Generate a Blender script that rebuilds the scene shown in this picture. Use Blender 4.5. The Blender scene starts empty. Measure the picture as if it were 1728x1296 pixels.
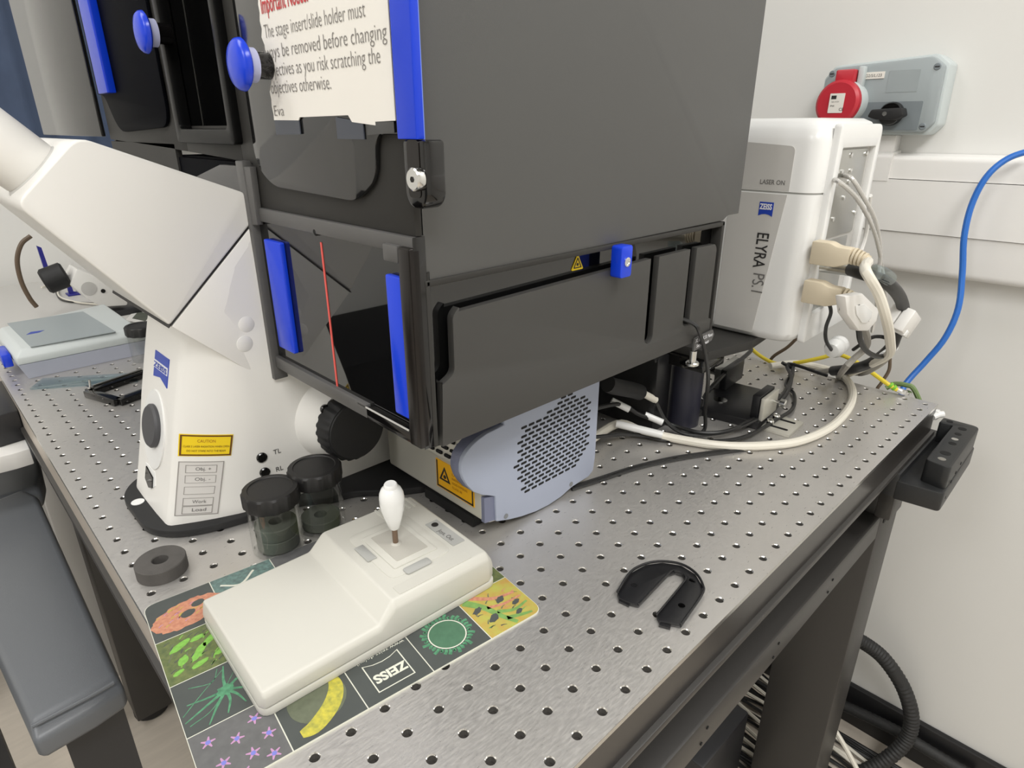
import bpy, bmesh, math, random
from mathutils import Vector, Matrix
random.seed(7)
sc = bpy.context.scene
COL = sc.collection
S = 0.001                                   # everything below is measured in millimetres

# ---------------------------------------------------------------- camera
F_PX, CX, CY = 1068.10, 853.993, 648.040    # solved from the 25 mm hole grid of the table
RV = Vector((1.84689682, -0.74487835, 0.49521063)); TV = Vector((-115.28361, 224.61598, 381.05519))
RC = Matrix.Rotation(RV.length, 3, RV.normalized())
CAM = -(RC.transposed() @ TV)
cam = bpy.data.cameras.new('camera'); camo = bpy.data.objects.new('camera', cam); COL.objects.link(camo)
cam.sensor_fit = 'HORIZONTAL'; cam.sensor_width = 36.0
cam.lens = F_PX / 1728 * 36; cam.shift_x = (864 - CX) / 1728; cam.shift_y = (CY - 648) / 1728
cam.clip_start = 0.01; cam.clip_end = 50
mw = Matrix((RC[0], -RC[1], -RC[2])).transposed().to_4x4(); mw.translation = CAM * S
camo.matrix_world = mw
sc.camera = camo
def P(u, v, **k):
    """world point (mm) where the ray of a photo pixel meets the plane x=, y= or z="""
    (a, c), = k.items(); i = 'xyz'.index(a)
    d = RC.transposed() @ Vector(((u - CX) / F_PX, (v - CY) / F_PX, 1))
    return CAM + d * ((c - CAM[i]) / d[i])

# ---------------------------------------------------------------- light
w = bpy.data.worlds.new('world'); sc.world = w; w.use_nodes = True
w.node_tree.nodes['Background'].inputs[0].default_value = (0.95, 0.97, 1, 1)
w.node_tree.nodes['Background'].inputs[1].default_value = 0.3
def area(name, loc, sx, sy, power, color=(1, 0.995, 0.985)):
    l = bpy.data.lights.new(name, 'AREA'); l.shape = 'RECTANGLE'; l.size = sx; l.size_y = sy; l.energy = power; l.color = color
    o = bpy.data.objects.new(name, l); COL.objects.link(o); o.location = loc
    return o
# four recessed ceiling panels of the room
area('ceiling_panel_light', (-0.75, 0.85, 1.765), 1.2, 0.6, 12)
area('ceiling_panel_light', (-0.75, -1.2, 1.765), 1.2, 0.6, 32)
area('ceiling_panel_light', (-2.2, 0.0, 1.765), 1.2, 0.6, 24)
area('ceiling_panel_light', (0.62, -0.95, 1.765), 0.6, 0.6, 15)
sc.view_settings.view_transform = 'Standard'; sc.view_settings.look = 'None'
sc.view_settings.gamma = 1; sc.view_settings.use_curve_mapping = False
sc.view_settings.exposure = 0.1

# ---------------------------------------------------------------- materials
def lin(c): c /= 255; return c / 12.92 if c <= 0.04045 else ((c + 0.055) / 1.055) ** 2.4
def rgb(c): return (lin(c[0]), lin(c[1]), lin(c[2]), 1)
MATS = {}
def pm(name, c, rough=0.5, metal=0.0, spec=0.5, noise=None, bump=None, c2=None, coat=0.0, stretch=None):
    m = bpy.data.materials.new(name); m.use_nodes = True; nt = m.node_tree; b = nt.nodes['Principled BSDF']
    b.inputs['Base Color'].default_value = rgb(c); b.inputs['Roughness'].default_value = rough
    b.inputs['Metallic'].default_value = metal; b.inputs['Specular IOR Level'].default_value = spec
    b.inputs['Coat Weight'].default_value = coat
    if noise or bump:
        tc = nt.nodes.new('ShaderNodeTexCoord'); mp = nt.nodes.new('ShaderNodeMapping')
        nt.links.new(tc.outputs['Object'], mp.inputs[0])
        if stretch: mp.inputs['Scale'].default_value = stretch
    if noise:
        sca, amt = noise
        n = nt.nodes.new('ShaderNodeTexNoise'); n.inputs['Scale'].default_value = sca; n.inputs['Detail'].default_value = 5
        nt.links.new(mp.outputs[0], n.inputs[0])
        r = nt.nodes.new('ShaderNodeMapRange'); r.inputs[1].default_value = 0.3; r.inputs[2].default_value = 0.7
        nt.links.new(n.outputs['Fac'], r.inputs[0])
        mx = nt.nodes.new('ShaderNodeMix'); mx.data_type = 'RGBA'
        a = rgb(c); bb = rgb(c2) if c2 else tuple(x * (1 - amt) for x in a[:3]) + (1,)
        mx.inputs[6].default_value = a; mx.inputs[7].default_value = bb
        nt.links.new(r.outputs[0], mx.inputs[0]); nt.links.new(mx.outputs[2], b.inputs['Base Color'])
    if bump:
        sca, st = bump
        n2 = nt.nodes.new('ShaderNodeTexNoise'); n2.inputs['Scale'].default_value = sca; n2.inputs['Detail'].default_value = 3
        nt.links.new(mp.outputs[0], n2.inputs[0])
        bp = nt.nodes.new('ShaderNodeBump'); bp.inputs['Strength'].default_value = st; bp.inputs['Distance'].default_value = 0.0005
        nt.links.new(n2.outputs['Fac'], bp.inputs['Height']); nt.links.new(bp.outputs[0], b.inputs['Normal'])
    MATS[name] = m
    return m
def clear(name, tint, gl=0.10):
    m = bpy.data.materials.new(name); m.use_nodes = True; nt = m.node_tree
    for n in list(nt.nodes): nt.nodes.remove(n)
    o = nt.nodes.new('ShaderNodeOutputMaterial'); t = nt.nodes.new('ShaderNodeBsdfTransparent'); g = nt.nodes.new('ShaderNodeBsdfGlossy')
    lw0 = nt.nodes.new('ShaderNodeLayerWeight'); lw0.inputs[0].default_value = 0.22; lw = nt.nodes.new('ShaderNodeMapRange'); lw.inputs[3].default_value = gl * 0.4; lw.inputs[4].default_value = 0.6; nt.links.new(lw0.outputs['Facing'], lw.inputs[0]); mx = nt.nodes.new('ShaderNodeMixShader')
    t.inputs[0].default_value = tint; g.inputs['Roughness'].default_value = 0.04
    nt.links.new(lw.outputs[0], mx.inputs[0]); nt.links.new(t.outputs[0], mx.inputs[1]); nt.links.new(g.outputs[0], mx.inputs[2])
    nt.links.new(mx.outputs[0], o.inputs[0]); MATS[name] = m
    return m
pm('wall_paint', (226, 225, 221), 0.7, bump=(900, 0.05)); pm('ceiling_paint', (235, 235, 232), 0.8)
pm('floor_vinyl', (206, 196, 182), 0.45, noise=(14, 0.1), stretch=(1, 6, 1)); pm('skirting_black', (22, 22, 24), 0.4)
pm('white_pvc', (233, 231, 227), 0.35); pm('white_paint', (232, 230, 225), 0.38); pm('white_gloss', (236, 236, 234), 0.22)
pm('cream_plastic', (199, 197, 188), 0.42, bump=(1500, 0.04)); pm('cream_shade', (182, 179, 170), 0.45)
pm('grey_plastic', (168, 168, 164), 0.45); pm('light_grey', (196, 194, 190), 0.45); pm('mid_grey', (120, 122, 124), 0.5)
pm('steel', (210, 207, 203), 0.36, 0.68, noise=(5, 0.14), bump=(160, 0.22), stretch=(1, 1, 1))
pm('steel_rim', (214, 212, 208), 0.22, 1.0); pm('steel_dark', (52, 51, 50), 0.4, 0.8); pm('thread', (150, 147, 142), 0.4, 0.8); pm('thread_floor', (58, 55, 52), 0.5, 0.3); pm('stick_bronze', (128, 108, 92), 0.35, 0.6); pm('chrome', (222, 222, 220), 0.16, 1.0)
pm('aluminium', (190, 190, 186), 0.34, 1.0); pm('champagne', (204, 201, 190), 0.4, 0.35)
pm('door_dark', (9, 10, 15), 0.55, spec=0.03); pm('slot_black', (14, 14, 14), 0.3, spec=0.12); pm('skin_floor_reflection', (206, 196, 184), 0.4, 0.4); pm('plug_dark', (70, 70, 73), 0.5); pm('pit_black', (7, 7, 7), 0.8); pm('door_black', (60, 59, 57), 0.5, bump=(2500, 0.12)); pm('panel_black_sheen', (84, 84, 83), 0.48, bump=(2500, 0.12)); pm('frame_black', (54, 53, 51), 0.5, spec=0.2)
pm('gloss_black', (14, 13, 13), 0.08, spec=0.6); pm('acrylic', (16, 16, 16), 0.025, spec=0.9); pm('acrylic_smoke', (24, 24, 24), 0.06, spec=0.85)
pm('bar_grey', (86, 85, 84), 0.4); pm('bronze_gloss', (26, 22, 20), 0.25, spec=0.35); pm('anodised', (26, 26, 28), 0.36, bump=(3000, 0.1))
pm('post_navy', (38, 38, 50), 0.4); pm('table_side', (48, 45, 43), 0.3, noise=(3, 0.3)); pm('table_frame', (54, 52, 50), 0.42, bump=(1200, 0.1))
pm('cast_black', (34, 35, 36), 0.42, bump=(700, 0.25)); pm('blue_plastic', (16, 62, 214), 0.25); pm('blue_light', (110, 135, 215), 0.3)
pm('knob_sleeve', (190, 194, 226), 0.35); pm('dark_rubber', (26, 26, 27), 0.6, bump=(1800, 0.15)); pm('jar_lid', (30, 29, 29), 0.5, bump=(2600, 0.2))
pm('foam_grey', (88, 85, 82), 0.9, noise=(60, 0.25), bump=(500, 0.4)); pm('foam_dark', (88, 92, 82), 0.85, noise=(40, 0.3))
pm('module_blue', (163, 170, 188), 0.5, bump=(2200, 0.08)); pm('module_edge', (112, 116, 138), 0.5)
pm('yellow_label', (238, 205, 20), 0.45); pm('amber_label', (232, 172, 22), 0.45); pm('label_brown', (96, 58, 10), 0.5); pm('ink', (40, 38, 38), 0.6); pm('ink_grey', (104, 102, 100), 0.6); pm('ink_print', (124, 120, 116), 0.6)
pm('ink_red', (196, 62, 66), 0.6); pm('ink_faint', (150, 146, 142), 0.6); pm('ink_amber', (168, 112, 20), 0.6)
pm('paper', (238, 234, 226), 0.7, noise=(9, 0.03)); pm('tape_dull', (62, 66, 76), 0.35); pm('sticker_grey', (212, 209, 205), 0.5)
pm('red_plastic', (194, 44, 58), 0.35); pm('red_dark', (160, 30, 44), 0.4); pm('red_line', (226, 92, 84), 0.5)
pm('socket_grey', (158, 166, 168), 0.45); pm('socket_side', (196, 204, 204), 0.4); pm('socket_dark', (126, 134, 138), 0.45)
pm('logo_blue', (36, 66, 170), 0.4); pm('logo_white', (232, 232, 236), 0.5)
pm('cable_white', (226, 221, 208), 0.42); pm('cable_black', (36, 36, 36), 0.4); pm('cable_grey', (150, 146, 138), 0.5); pm('cable_blue', (40, 108, 196), 0.35)
pm('cable_yellow', (226, 204, 60), 0.45); pm('cable_green', (120, 186, 40), 0.45); pm('cable_olive', (112, 134, 84), 0.5); pm('plug_beige', (216, 203, 178), 0.5); pm('braid', (46, 46, 46), 0.6, noise=(700, 0.5), bump=(900, 0.6))
pm('steel_flex', (214, 212, 208), 0.35, 0.5); pm('cable_brown', (96, 80, 64), 0.5)
pm('leather', (98, 101, 105), 0.36, bump=(900, 0.18)); pm('chair_black', (40, 40, 42), 0.45); pm('case_grey', (205, 211, 210), 0.4); pm('case_low', (178, 182, 196), 0.45)
pm('navy_fabric', (68, 82, 108), 0.8, noise=(20, 0.15)); pm('navy_plastic', (40, 40, 130), 0.4); pm('wood_floor_tile', (216, 200, 178), 0.5)
pm('mat_dark', (76, 80, 78), 0.6, noise=(30, 0.15)); pm('mat_line', (214, 214, 200), 0.6); pm('mat_olive', (112, 120, 72), 0.6, noise=(220, 0.4), c2=(78, 92, 58))
pm('mat_green', (92, 156, 116), 0.6, noise=(260, 0.4), c2=(64, 112, 84)); pm('mat_lime', (132, 190, 82), 0.6, noise=(300, 0.3), c2=(110, 160, 66)); pm('mat_orange', (202, 146, 116), 0.6, noise=(320, 0.3), c2=(176, 112, 90))
pm('mat_yellow', (206, 194, 72), 0.6, noise=(240, 0.3), c2=(150, 150, 70)); pm('mat_fibre', (172, 178, 84), 0.6, noise=(90, 0.4), c2=(184, 142, 74)); pm('mat_teal', (112, 142, 136), 0.6, noise=(260, 0.5), c2=(84, 96, 94))
pm('mat_pink', (186, 140, 178), 0.6); pm('mat_violet', (120, 124, 200), 0.6); pm('mat_grey', (104, 104, 104), 0.6, noise=(140, 0.2)); pm('mat_cell', (78, 118, 92), 0.6, noise=(160, 0.2))
pm('mat_haze', (104, 110, 90), 0.6, noise=(200, 0.2)); pm('mat_fibre_green', (128, 170, 92), 0.6, noise=(160, 0.3))
clear('clear_plastic', (0.985, 0.99, 0.985, 1)); clear('glass_sheet', (0.82, 0.9, 0.92, 1), 0.12)

# fine brushed streaks in the steel: they vary the gloss and the tone a little
_nt = MATS['steel'].node_tree; _b = _nt.nodes['Principled BSDF']
_tc = _nt.nodes.new('ShaderNodeTexCoord'); _mp = _nt.nodes.new('ShaderNodeMapping'); _mp.inputs['Scale'].default_value = (1, 5, 1); _mp.inputs['Rotation'].default_value = (0, 0, 0.5)
_n = _nt.nodes.new('ShaderNodeTexNoise'); _n.inputs['Scale'].default_value = 130; _n.inputs['Detail'].default_value = 6
_r = _nt.nodes.new('ShaderNodeMapRange'); _r.inputs[1].default_value = 0.3; _r.inputs[2].default_value = 0.7; _r.inputs[3].default_value = 0.26; _r.inputs[4].default_value = 0.5
_nt.links.new(_tc.outputs['Object'], _mp.inputs[0]); _nt.links.new(_mp.outputs[0], _n.inputs[0]); _nt.links.new(_n.outputs['Fac'], _r.inputs[0]); _nt.links.new(_r.outputs[0], _b.inputs['Roughness'])

# ---------------------------------------------------------------- mesh helpers (all in mm)
def nbm(): return bmesh.new()
def bev(bm, b, seg=2, ang=30):
    if b <= 0: return bm
    es = [e for e in bm.edges if len(e.link_faces) == 2 and e.calc_face_angle(0) > math.radians(ang)]
    if es: bmesh.ops.bevel(bm, geom=es, offset=b, segments=seg, affect='EDGES', profile=0.5, clamp_overlap=True)
    return bm
def merge(*bms):
    out = bms[0]
    for b in bms[1:]:
        me = bpy.data.meshes.new('t'); b.to_mesh(me); out.from_mesh(me); bpy.data.meshes.remove(me); b.free()
    return out
def box(x0, x1, y0, y1, z0, z1, b=0, seg=2):
    bm = nbm(); bmesh.ops.create_cube(bm, size=1)
    for v in bm.verts: v.co = Vector(((x0 + x1) / 2 + v.co.x * (x1 - x0), (y0 + y1) / 2 + v.co.y * (y1 - y0), (z0 + z1) / 2 + v.co.z * (z1 - z0)))
    return bev(bm, b, seg)
def mk3(axis, p, a):
    return Vector((a, p[0], p[1])) if axis == 'x' else Vector((p[0], a, p[1])) if axis == 'y' else Vector((p[0], p[1], a))
def prism(poly, axis, a0, a1, b=0, seg=2):
    """polygon in the plane across an axis ('x': (y,z), 'y': (x,z), 'z': (x,y)) extruded from a0 to a1"""
    bm = nbm(); n = len(poly)
    A = [bm.verts.new(mk3(axis, p, a0)) for p in poly]; B = [bm.verts.new(mk3(axis, p, a1)) for p in poly]
    bm.faces.new(A); bm.faces.new(B[::-1])
    for i in range(n): bm.faces.new((A[i], B[i], B[(i + 1) % n], A[(i + 1) % n]))
    bmesh.ops.recalc_face_normals(bm, faces=bm.faces)
    return bev(bm, b, seg)
def ring_prism(outer, inner, axis, a0, a1):
    """plate with a window: outer and inner outline have the same number of points"""
    bm = nbm(); n = len(outer)
    R = [[bm.verts.new(mk3(axis, p, a)) for p in o] for o in (outer, inner) for a in (a0, a1)]
    for i in range(n):
        j = (i + 1) % n
        for q in ((0, 2), (2, 3), (3, 1), (1, 0)): bm.faces.new((R[q[0]][i], R[q[0]][j], R[q[1]][j], R[q[1]][i]))
    bmesh.ops.recalc_face_normals(bm, faces=bm.faces)
    return bm
def rp(pts, n=5):
    """polygon with rounded corners: (a, b, radius)"""
    out = []; m = len(pts)
    for i in range(m):
        p = Vector(pts[i][:2]); r = pts[i][2] if len(pts[i]) > 2 else 0
        if r <= 0: out.append(tuple(p)); continue
        a = (Vector(pts[i - 1][:2]) - p); c = (Vector(pts[(i + 1) % m][:2]) - p)
        la, lc = a.length, c.length; a.normalize(); c.normalize()
        t = min(r, la * 0.49, lc * 0.49)
        s, e = p + a * t, p + c * t
        for k in range(n + 1):
            q = k / n; out.append(tuple(s * (1 - q) ** 2 + p * 2 * q * (1 - q) + e * q * q))
    return out
def rect(a0, a1, b0, b1, r=0, n=5): return rp([(a0, b0, r), (a1, b0, r), (a1, b1, r), (a0, b1, r)], n)
def circ(a, b, r, n=24, r2=None): return [(a + r * math.cos(2 * math.pi * i / n), b + (r2 or r) * math.sin(2 * math.pi * i / n)) for i in range(n)]
def frame_of(d):
    d = Vector(d).normalized(); u = d.orthogonal().normalized() if abs(d.z) > 0.9 else Vector((0, 0, 1)).cross(d).normalized()
    return u, d.cross(u), d
def lathe(prof, o, d=(0, 0, 1), n=32, ridge=0, rr=(0, 0)):
    """profile [(radius, height)] turned about axis d through o; ridge = number of flutes between profile rows rr"""
    bm = nbm(); u, v, d = frame_of(d); o = Vector(o); rows = []
    for k, (r, h) in enumerate(prof):
        row = []
        for i in range(n):
            q = r
            if ridge and rr[0] <= k <= rr[1]: q = r * (1 - (0.035 if (i * ridge // n + (i * ridge * 2 // n)) % 2 else 0))
            a = 2 * math.pi * i / n; row.append(bm.verts.new(o + (u * math.cos(a) + v * math.sin(a)) * max(q, 0.001) + d * h))
        rows.append(row)
    for A, B in zip(rows, rows[1:]):
        for i in range(n): bm.faces.new((A[i], A[(i + 1) % n], B[(i + 1) % n], B[i]))
    bm.faces.new(rows[0][::-1]); bm.faces.new(rows[-1])
    bmesh.ops.recalc_face_normals(bm, faces=bm.faces)
    return bm
def cyl(o, d, r, h, n=24, b=0.0):
    return lathe([(r - b, 0), (r, b), (r, h - b), (r - b, h)] if b else [(r, 0), (r, h)], o, d, n)
def loft(rings, cap=True):
    bm = nbm(); n = len(rings[0]); R = [[bm.verts.new(Vector(p)) for p in r] for r in rings]
    for A, B in zip(R, R[1:]):
        for i in range(n): bm.faces.new((A[i], A[(i + 1) % n], B[(i + 1) % n], B[i]))
    if cap: bm.faces.new(R[0][::-1]); bm.faces.new(R[-1])
    bmesh.ops.recalc_face_normals(bm, faces=bm.faces)
    return bm
def curve(pts, k=6):
    pts = [Vector(p) for p in pts]; out = []
    q = [pts[0] * 2 - pts[1]] + pts + [pts[-1] * 2 - pts[-2]]
    for i in range(1, len(q) - 2):
        a, b, c, d = q[i - 1:i + 3]
        for j in range(k):
            t = j / k
            out.append(0.5 * ((2 * b) + (c - a) * t + (2 * a - 5 * b + 4 * c - d) * t * t + (3 * b - a - 3 * c + d) * t ** 3))
    return out + [pts[-1]]
def tube(pts, r, n=8, k=6, smooth=True, rib=0.0):
    c = curve(pts, k) if smooth else [Vector(p) for p in pts]
    rings = []; prev = None
    for i, p in enumerate(c):
        d = (c[min(i + 1, len(c) - 1)] - c[max(i - 1, 0)]).normalized()
        u = d.orthogonal().normalized() if prev is None else (prev - d * prev.dot(d)).normalized()
        prev = u; v = d.cross(u); q = r * (1 + (rib if i % 2 else -rib))
        rings.append([p + (u * math.cos(2 * math.pi * j / n) + v * math.sin(2 * math.pi * j / n)) * q for j in range(n)])
    return loft(rings)
def xf(bm, m):
    bmesh.ops.transform(bm, matrix=m, verts=bm.verts); return bm
def rotz(bm, deg, c):
    c = Vector(c); return xf(bm, Matrix.Translation(c) @ Matrix.Rotation(math.radians(deg), 4, 'Z') @ Matrix.Translation(-c))

WL = {}
def obj(name, bm, mat, parent=None, sharp=35, mats=None):
    """link one mesh (verts in world mm) with its origin at the middle of its base"""
    me = bpy.data.meshes.new(name)
    for e in bm.edges: e.smooth = not (len(e.link_faces) == 2 and e.calc_face_angle(0) > math.radians(sharp))
    for f in bm.faces: f.smooth = True
    xs = [v.co for v in bm.verts]
    o3 = Vector(((min(c.x for c in xs) + max(c.x for c in xs)) / 2, (min(c.y for c in xs) + max(c.y for c in xs)) / 2, min(c.z for c in xs)))
    for v in bm.verts: v.co = (v.co - o3) * S
    bm.to_mesh(me); bm.free()
    for m in (mats or [mat]): me.materials.append(MATS[m])
    o = bpy.data.objects.new(name, me); COL.objects.link(o)
    WL[o.name] = o3; o.location = o3 * S
    if parent: o.parent = parent; o.location = (o3 - WL[parent.name]) * S
    return o
def tag(o, label, cat, group=None):
    o['label'] = label; o['category'] = cat
    if group: o['group'] = group
    return o
def thing(name, loc, label, cat, group=None):
    o = bpy.data.objects.new(name, None); COL.objects.link(o); o.empty_display_size = 0.02
    WL[o.name] = Vector(loc); o.location = Vector(loc) * S
    return tag(o, label, cat, group)
def struct(o): o['kind'] = 'structure'; return o
def text(s, org, right, up, size, mat, parent, width=None, name='lettering', bold=0.0, align='LEFT', lift=0.25):
    cu = bpy.data.curves.new('t', 'FONT'); cu.body = s; cu.size = 1; cu.offset = bold; cu.align_x = align; cu.resolution_u = 3
    t = bpy.data.objects.new('t', cu); COL.objects.link(t); bpy.context.view_layer.update()
    me = bpy.data.meshes.new_from_object(t.evaluated_get(bpy.context.evaluated_depsgraph_get()))
    bpy.data.objects.remove(t); bpy.data.curves.remove(cu)
    bm = nbm(); bm.from_mesh(me); bpy.data.meshes.remove(me)
    r, u = Vector(right).normalized(), Vector(up).normalized(); nn = r.cross(u)
    xs = [v.co.x for v in bm.verts]; sx = size
    if width: sx = width / (max(xs) - min(xs))
    for v in bm.verts: v.co = Vector(org) + r * v.co.x * sx + u * v.co.y * size + nn * lift
    return obj(name, bm, mat, parent)

# ================================================================ the room
struct(obj('floor', box(-3250, 1150, -2650, 1750, -870, -820), 'floor_vinyl'))
struct(obj('ceiling', box(-3250, 1150, -2650, 1750, 1780, 1830), 'ceiling_paint'))
struct(obj('wall_back', box(1100, 1150, -2650, 1750, -820, 1780), 'wall_paint'))
struct(obj('wall_left', box(-3250, 1100, 1700, 1750, -820, 1780), 'wall_paint'))
struct(obj('wall_right', box(-3250, 1100, -2650, -2600, -820, 1780), 'wall_paint'))
struct(obj('wall_front', box(-3250, -3200, -2600, 1700, -820, 1780), 'wall_paint'))
struct(obj('baseboard_back', box(1086, 1100, -2600, 1700, -820, -724, 3), 'skirting_black'))

# ================================================================ optical table with its grid of tapped holes
X0, X1, Y0, Y1 = -37.5, 862.5, -112.5, 1087.5
tbl = thing('optical_table', (412, 487, -820), 'large grey steel optical table with a grid of tapped holes on a black frame', 'table')
def breadboard():
    V, Fc, MI = [], [], []
    for i in range(36):
        for j in range(48):
            cx, cy = -25 + 25 * i, -100 + 25 * j
            n = 16 if j < 16 else 8
            b = len(V); h = 12.5
            for k in range(n):
                a = 2 * math.pi * k / n; c, s = math.cos(a), math.sin(a); q = h / max(abs(c), abs(s))
                V.append((cx + c * q, cy + s * q, 0))
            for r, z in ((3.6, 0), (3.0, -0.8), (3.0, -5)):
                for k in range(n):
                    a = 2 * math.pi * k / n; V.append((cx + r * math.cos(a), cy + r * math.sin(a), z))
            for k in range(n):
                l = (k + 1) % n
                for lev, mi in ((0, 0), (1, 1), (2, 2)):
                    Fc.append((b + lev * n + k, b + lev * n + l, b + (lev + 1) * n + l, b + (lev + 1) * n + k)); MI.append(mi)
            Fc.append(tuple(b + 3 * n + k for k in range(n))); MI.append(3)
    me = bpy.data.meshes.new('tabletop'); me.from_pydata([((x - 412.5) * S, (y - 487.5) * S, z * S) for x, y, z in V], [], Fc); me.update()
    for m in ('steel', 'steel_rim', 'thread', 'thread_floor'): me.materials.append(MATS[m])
    me.polygons.foreach_set('material_index', MI)
    o = bpy.data.objects.new('tabletop', me); COL.objects.link(o); o.parent = tbl; WL[o.name] = Vector((412.5, 487.5, 0)); o.location = (Vector((412.5, 487.5, 0)) - WL[tbl.name]) * S
    return o
breadboard()
def rim(z0, z1, t, out): return ring_prism(rect(X0 - out, X1 + out, Y0 - out, Y1 + out), rect(X0 + t, X1 - t, Y0 + t, Y1 - t), 'z', z0, z1)
obj('edge_strip', rim(-4, -0.05, 2, 0.15), 'steel_rim', tbl)
obj('side_panel', box(X0 + 3, X1 - 0.6, Y0 + 0.6, Y0 + 3, -40, -4), 'table_side', tbl); obj('side_panel', box(X1 - 3, X1 - 0.6, Y0 + 3, Y1 - 3, -40, -4), 'table_side', tbl)
obj('side_panel', box(X0 + 3, X1 - 0.6, Y1 - 3, Y1 - 0.6, -40, -4), 'table_side', tbl); obj('front_skin_tinted', box(X0 + 0.6, X0 + 3, Y0 + 0.6, Y1 - 0.6, -40, -4), 'skin_floor_reflection', tbl)  # front side tinted tan: the floor's reflection is put into its colour
obj('lower_lip', bev(rim(-47, -40, 30, 4), 1.2), 'table_frame', tbl)
obj('core', box(X0 + 4, X1 - 4, Y0 + 4, Y1 - 4, -44, -9), 'pit_black', tbl)
obj('rail', box(60, 800, -94, -40, -198, -159, 4), 'table_frame', tbl)
obj('rail', box(20, 74, -40, 952, -198, -159, 4), 'table_frame', tbl)
obj('rail', box(805, 870, 10, 952, -198, -159, 4), 'table_frame', tbl)
for k, (a, b, c, d) in enumerate(((800, 890, -94, 10), (3, 71, 952, 1030), (800, 890, 952, 1030))):
    lg = obj('leg', box(a, b, c, d, -800, -100, 3), 'table_frame', tbl)
    obj('levelling_foot', lathe([(22, 0), (34, 3), (34, 16), (14, 20), (14, 40)], ((a + b) / 2, (c + d) / 2, -820), n=24), 'dark_rubber', lg)
    obj('leg_head', box(a - 6, b + 12, c - 6, d + 6, -100, -47, 4), 'table_frame', tbl)
for x in (180, 330, 480, 630):
    for dz in (-172, -186): obj('rail_screw', cyl((x + (dz + 172) * 0.6, -94.2, dz), (0, -1, 0), 1.8, 0.8, 10), 'pit_black', tbl)
for z in (-130, -165):
    obj('leg_slot', prism(rect(815, 828, z - 14, z + 10, 5), 'y', -95, -94), 'pit_black', tbl)

# light grey bench standing against the far end of the table
bn = thing('lab_bench', (400, 1390, -820), 'plain light grey lab bench beyond the far end of the optical table', 'bench')
obj('bench_top', box(-60, 900, 1096, 1640, -30, 0, 2), 'light_grey', bn)
for x in (-20, 820):
    for y in (1140, 1570): obj('leg', box(x, x + 40, y, y + 40, -820, -30, 2), 'light_grey', bn)

# black cast bracket bolted on the side of the table
bk = thing('support_bracket', (800, -140, -82), 'black cast metal bracket with a drilled raised bar on the table edge', 'bracket')
obj('base_plate', prism(rp([(715, -117), (722, -166, 6), (890, -162, 6), (890, -117)]), 'z', -82, -56, 2), 'cast_black', bk)
obj('raised_bar', prism(rp([(736, -136, 6), (731, -164, 8), (889, -161, 10), (889, -118), (868, -118, 3), (868, -134, 3)]), 'z', -60, -26, 2.5), 'cast_black', bk)
for (x, y, r) in ((750, -150, 4.5), (770, -149, 6), (806, -148, 4.5), (822, -147, 4), (842, -146, 4), (864, -146, 5), (878, -128, 4)):
    obj('bolt_hole', cyl((x, y, -26.2), (0, 0, 1), r, 0.5, 18), 'chrome' if x in (750, 822) else 'pit_black', bk)
for (x, z) in ((742, -70), (752, -52), (768, -46), (790, -42)):
    obj('side_hole', cyl((x, -165.2 + (x - 731) * 0.019, z), (0, -1, 0), 2, 0.8, 10), 'pit_black', bk)
obj('inner_web', box(716, 888, -119, -101, -80, -47.4, 1), 'cast_black', bk)
obj('clamp_block', box(738, 786, -116, -97, -128, -82.2, 3), 'table_frame', bk)

# earth lug with its yellow-green wire, at the far table corner
tag(obj('wire_connector', merge(tube([P(1573, 704, z=-18), P(1583, 700, z=-16), P(1592, 699, z=-15)], 4.5, 10), box(862, 872, -116, -106, -24, -10, 2)), 'white_gloss'),
    'small clear and white wire connector above the black bracket', 'connector')

# ================================================================ wall: dado trunking, isolator, conduit
tr = thing('trunking', (1080, -300, 120), 'white plastic dado trunking running along the wall behind the table', 'trunking')
obj('top_cover', prism(rp([(1099, 272), (1064, 272), (1064, 306, 8), (1099, 309)]), 'y', -2590, 1690), 'white_pvc', tr)
obj('middle_cover', prism([(1099, 193), (1061, 193), (1061, 271), (1099, 271)], 'y', -2590, 1690), 'white_pvc', tr)
obj('bottom_cover', prism(rp([(1099, 126), (1066, 130, 10), (1064, 192), (1099, 192)]), 'y', -2590, 1690), 'white_pvc', tr)
obj('joint_clip', prism(rp([(1098, 268), (1060, 268), (1060, 309, 8), (1098, 313)]), 'y', 66, 100), 'white_pvc', tr)

iso = thing('isolator_socket', (1080, 100, 330), 'grey wall isolator with red industrial socket and black rotary switch', 'socket')
hexo = rp([(190, 350, 12), (190, 420), (176, 438, 5), (34, 446, 5), (16, 432), (14, 350), (26, 336, 5), (176, 336, 5)])
obj('housing', prism(hexo, 'x', 1060, 1100, 3), 'socket_side', iso)
fc = obj('face_plate', prism([(100 + (y - 100) * 0.95, 390 + (z - 390) * 0.93) for y, z in hexo], 'x', 1052, 1062, 3), 'socket_grey', iso)
obj('lower_field', prism(rect(38, 126, 343, 383, 2), 'x', 1051.4, 1053), 'socket_dark', iso)
obj('rating_field', prism(rect(50, 92, 396, 426, 1), 'x', 1051.6, 1053), 'socket_grey', iso)
for y, z in ((176, 426), (30, 428), (32, 348)):
    sr = obj('corner_screw', cyl((1054, y, z), (-1, 0, 0), 5, 3, 16, 1), 'socket_dark', iso); obj('slot', box(1050.6, 1051.4, y - 3, y + 3, z - 0.8, z + 0.8), 'ink', sr)
obj('socket_collar', lathe([(33, 0), (33, 16), (30, 22)], (1053, 147, 382), (-1, 0, 0), 40), 'socket_side', iso)
lid = obj('socket_lid', lathe([(33, 0), (34, 3), (33, 9), (29, 12)], (1031, 149, 382), (-1, 0.06, 0.05), 40), 'red_plastic', iso)
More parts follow.
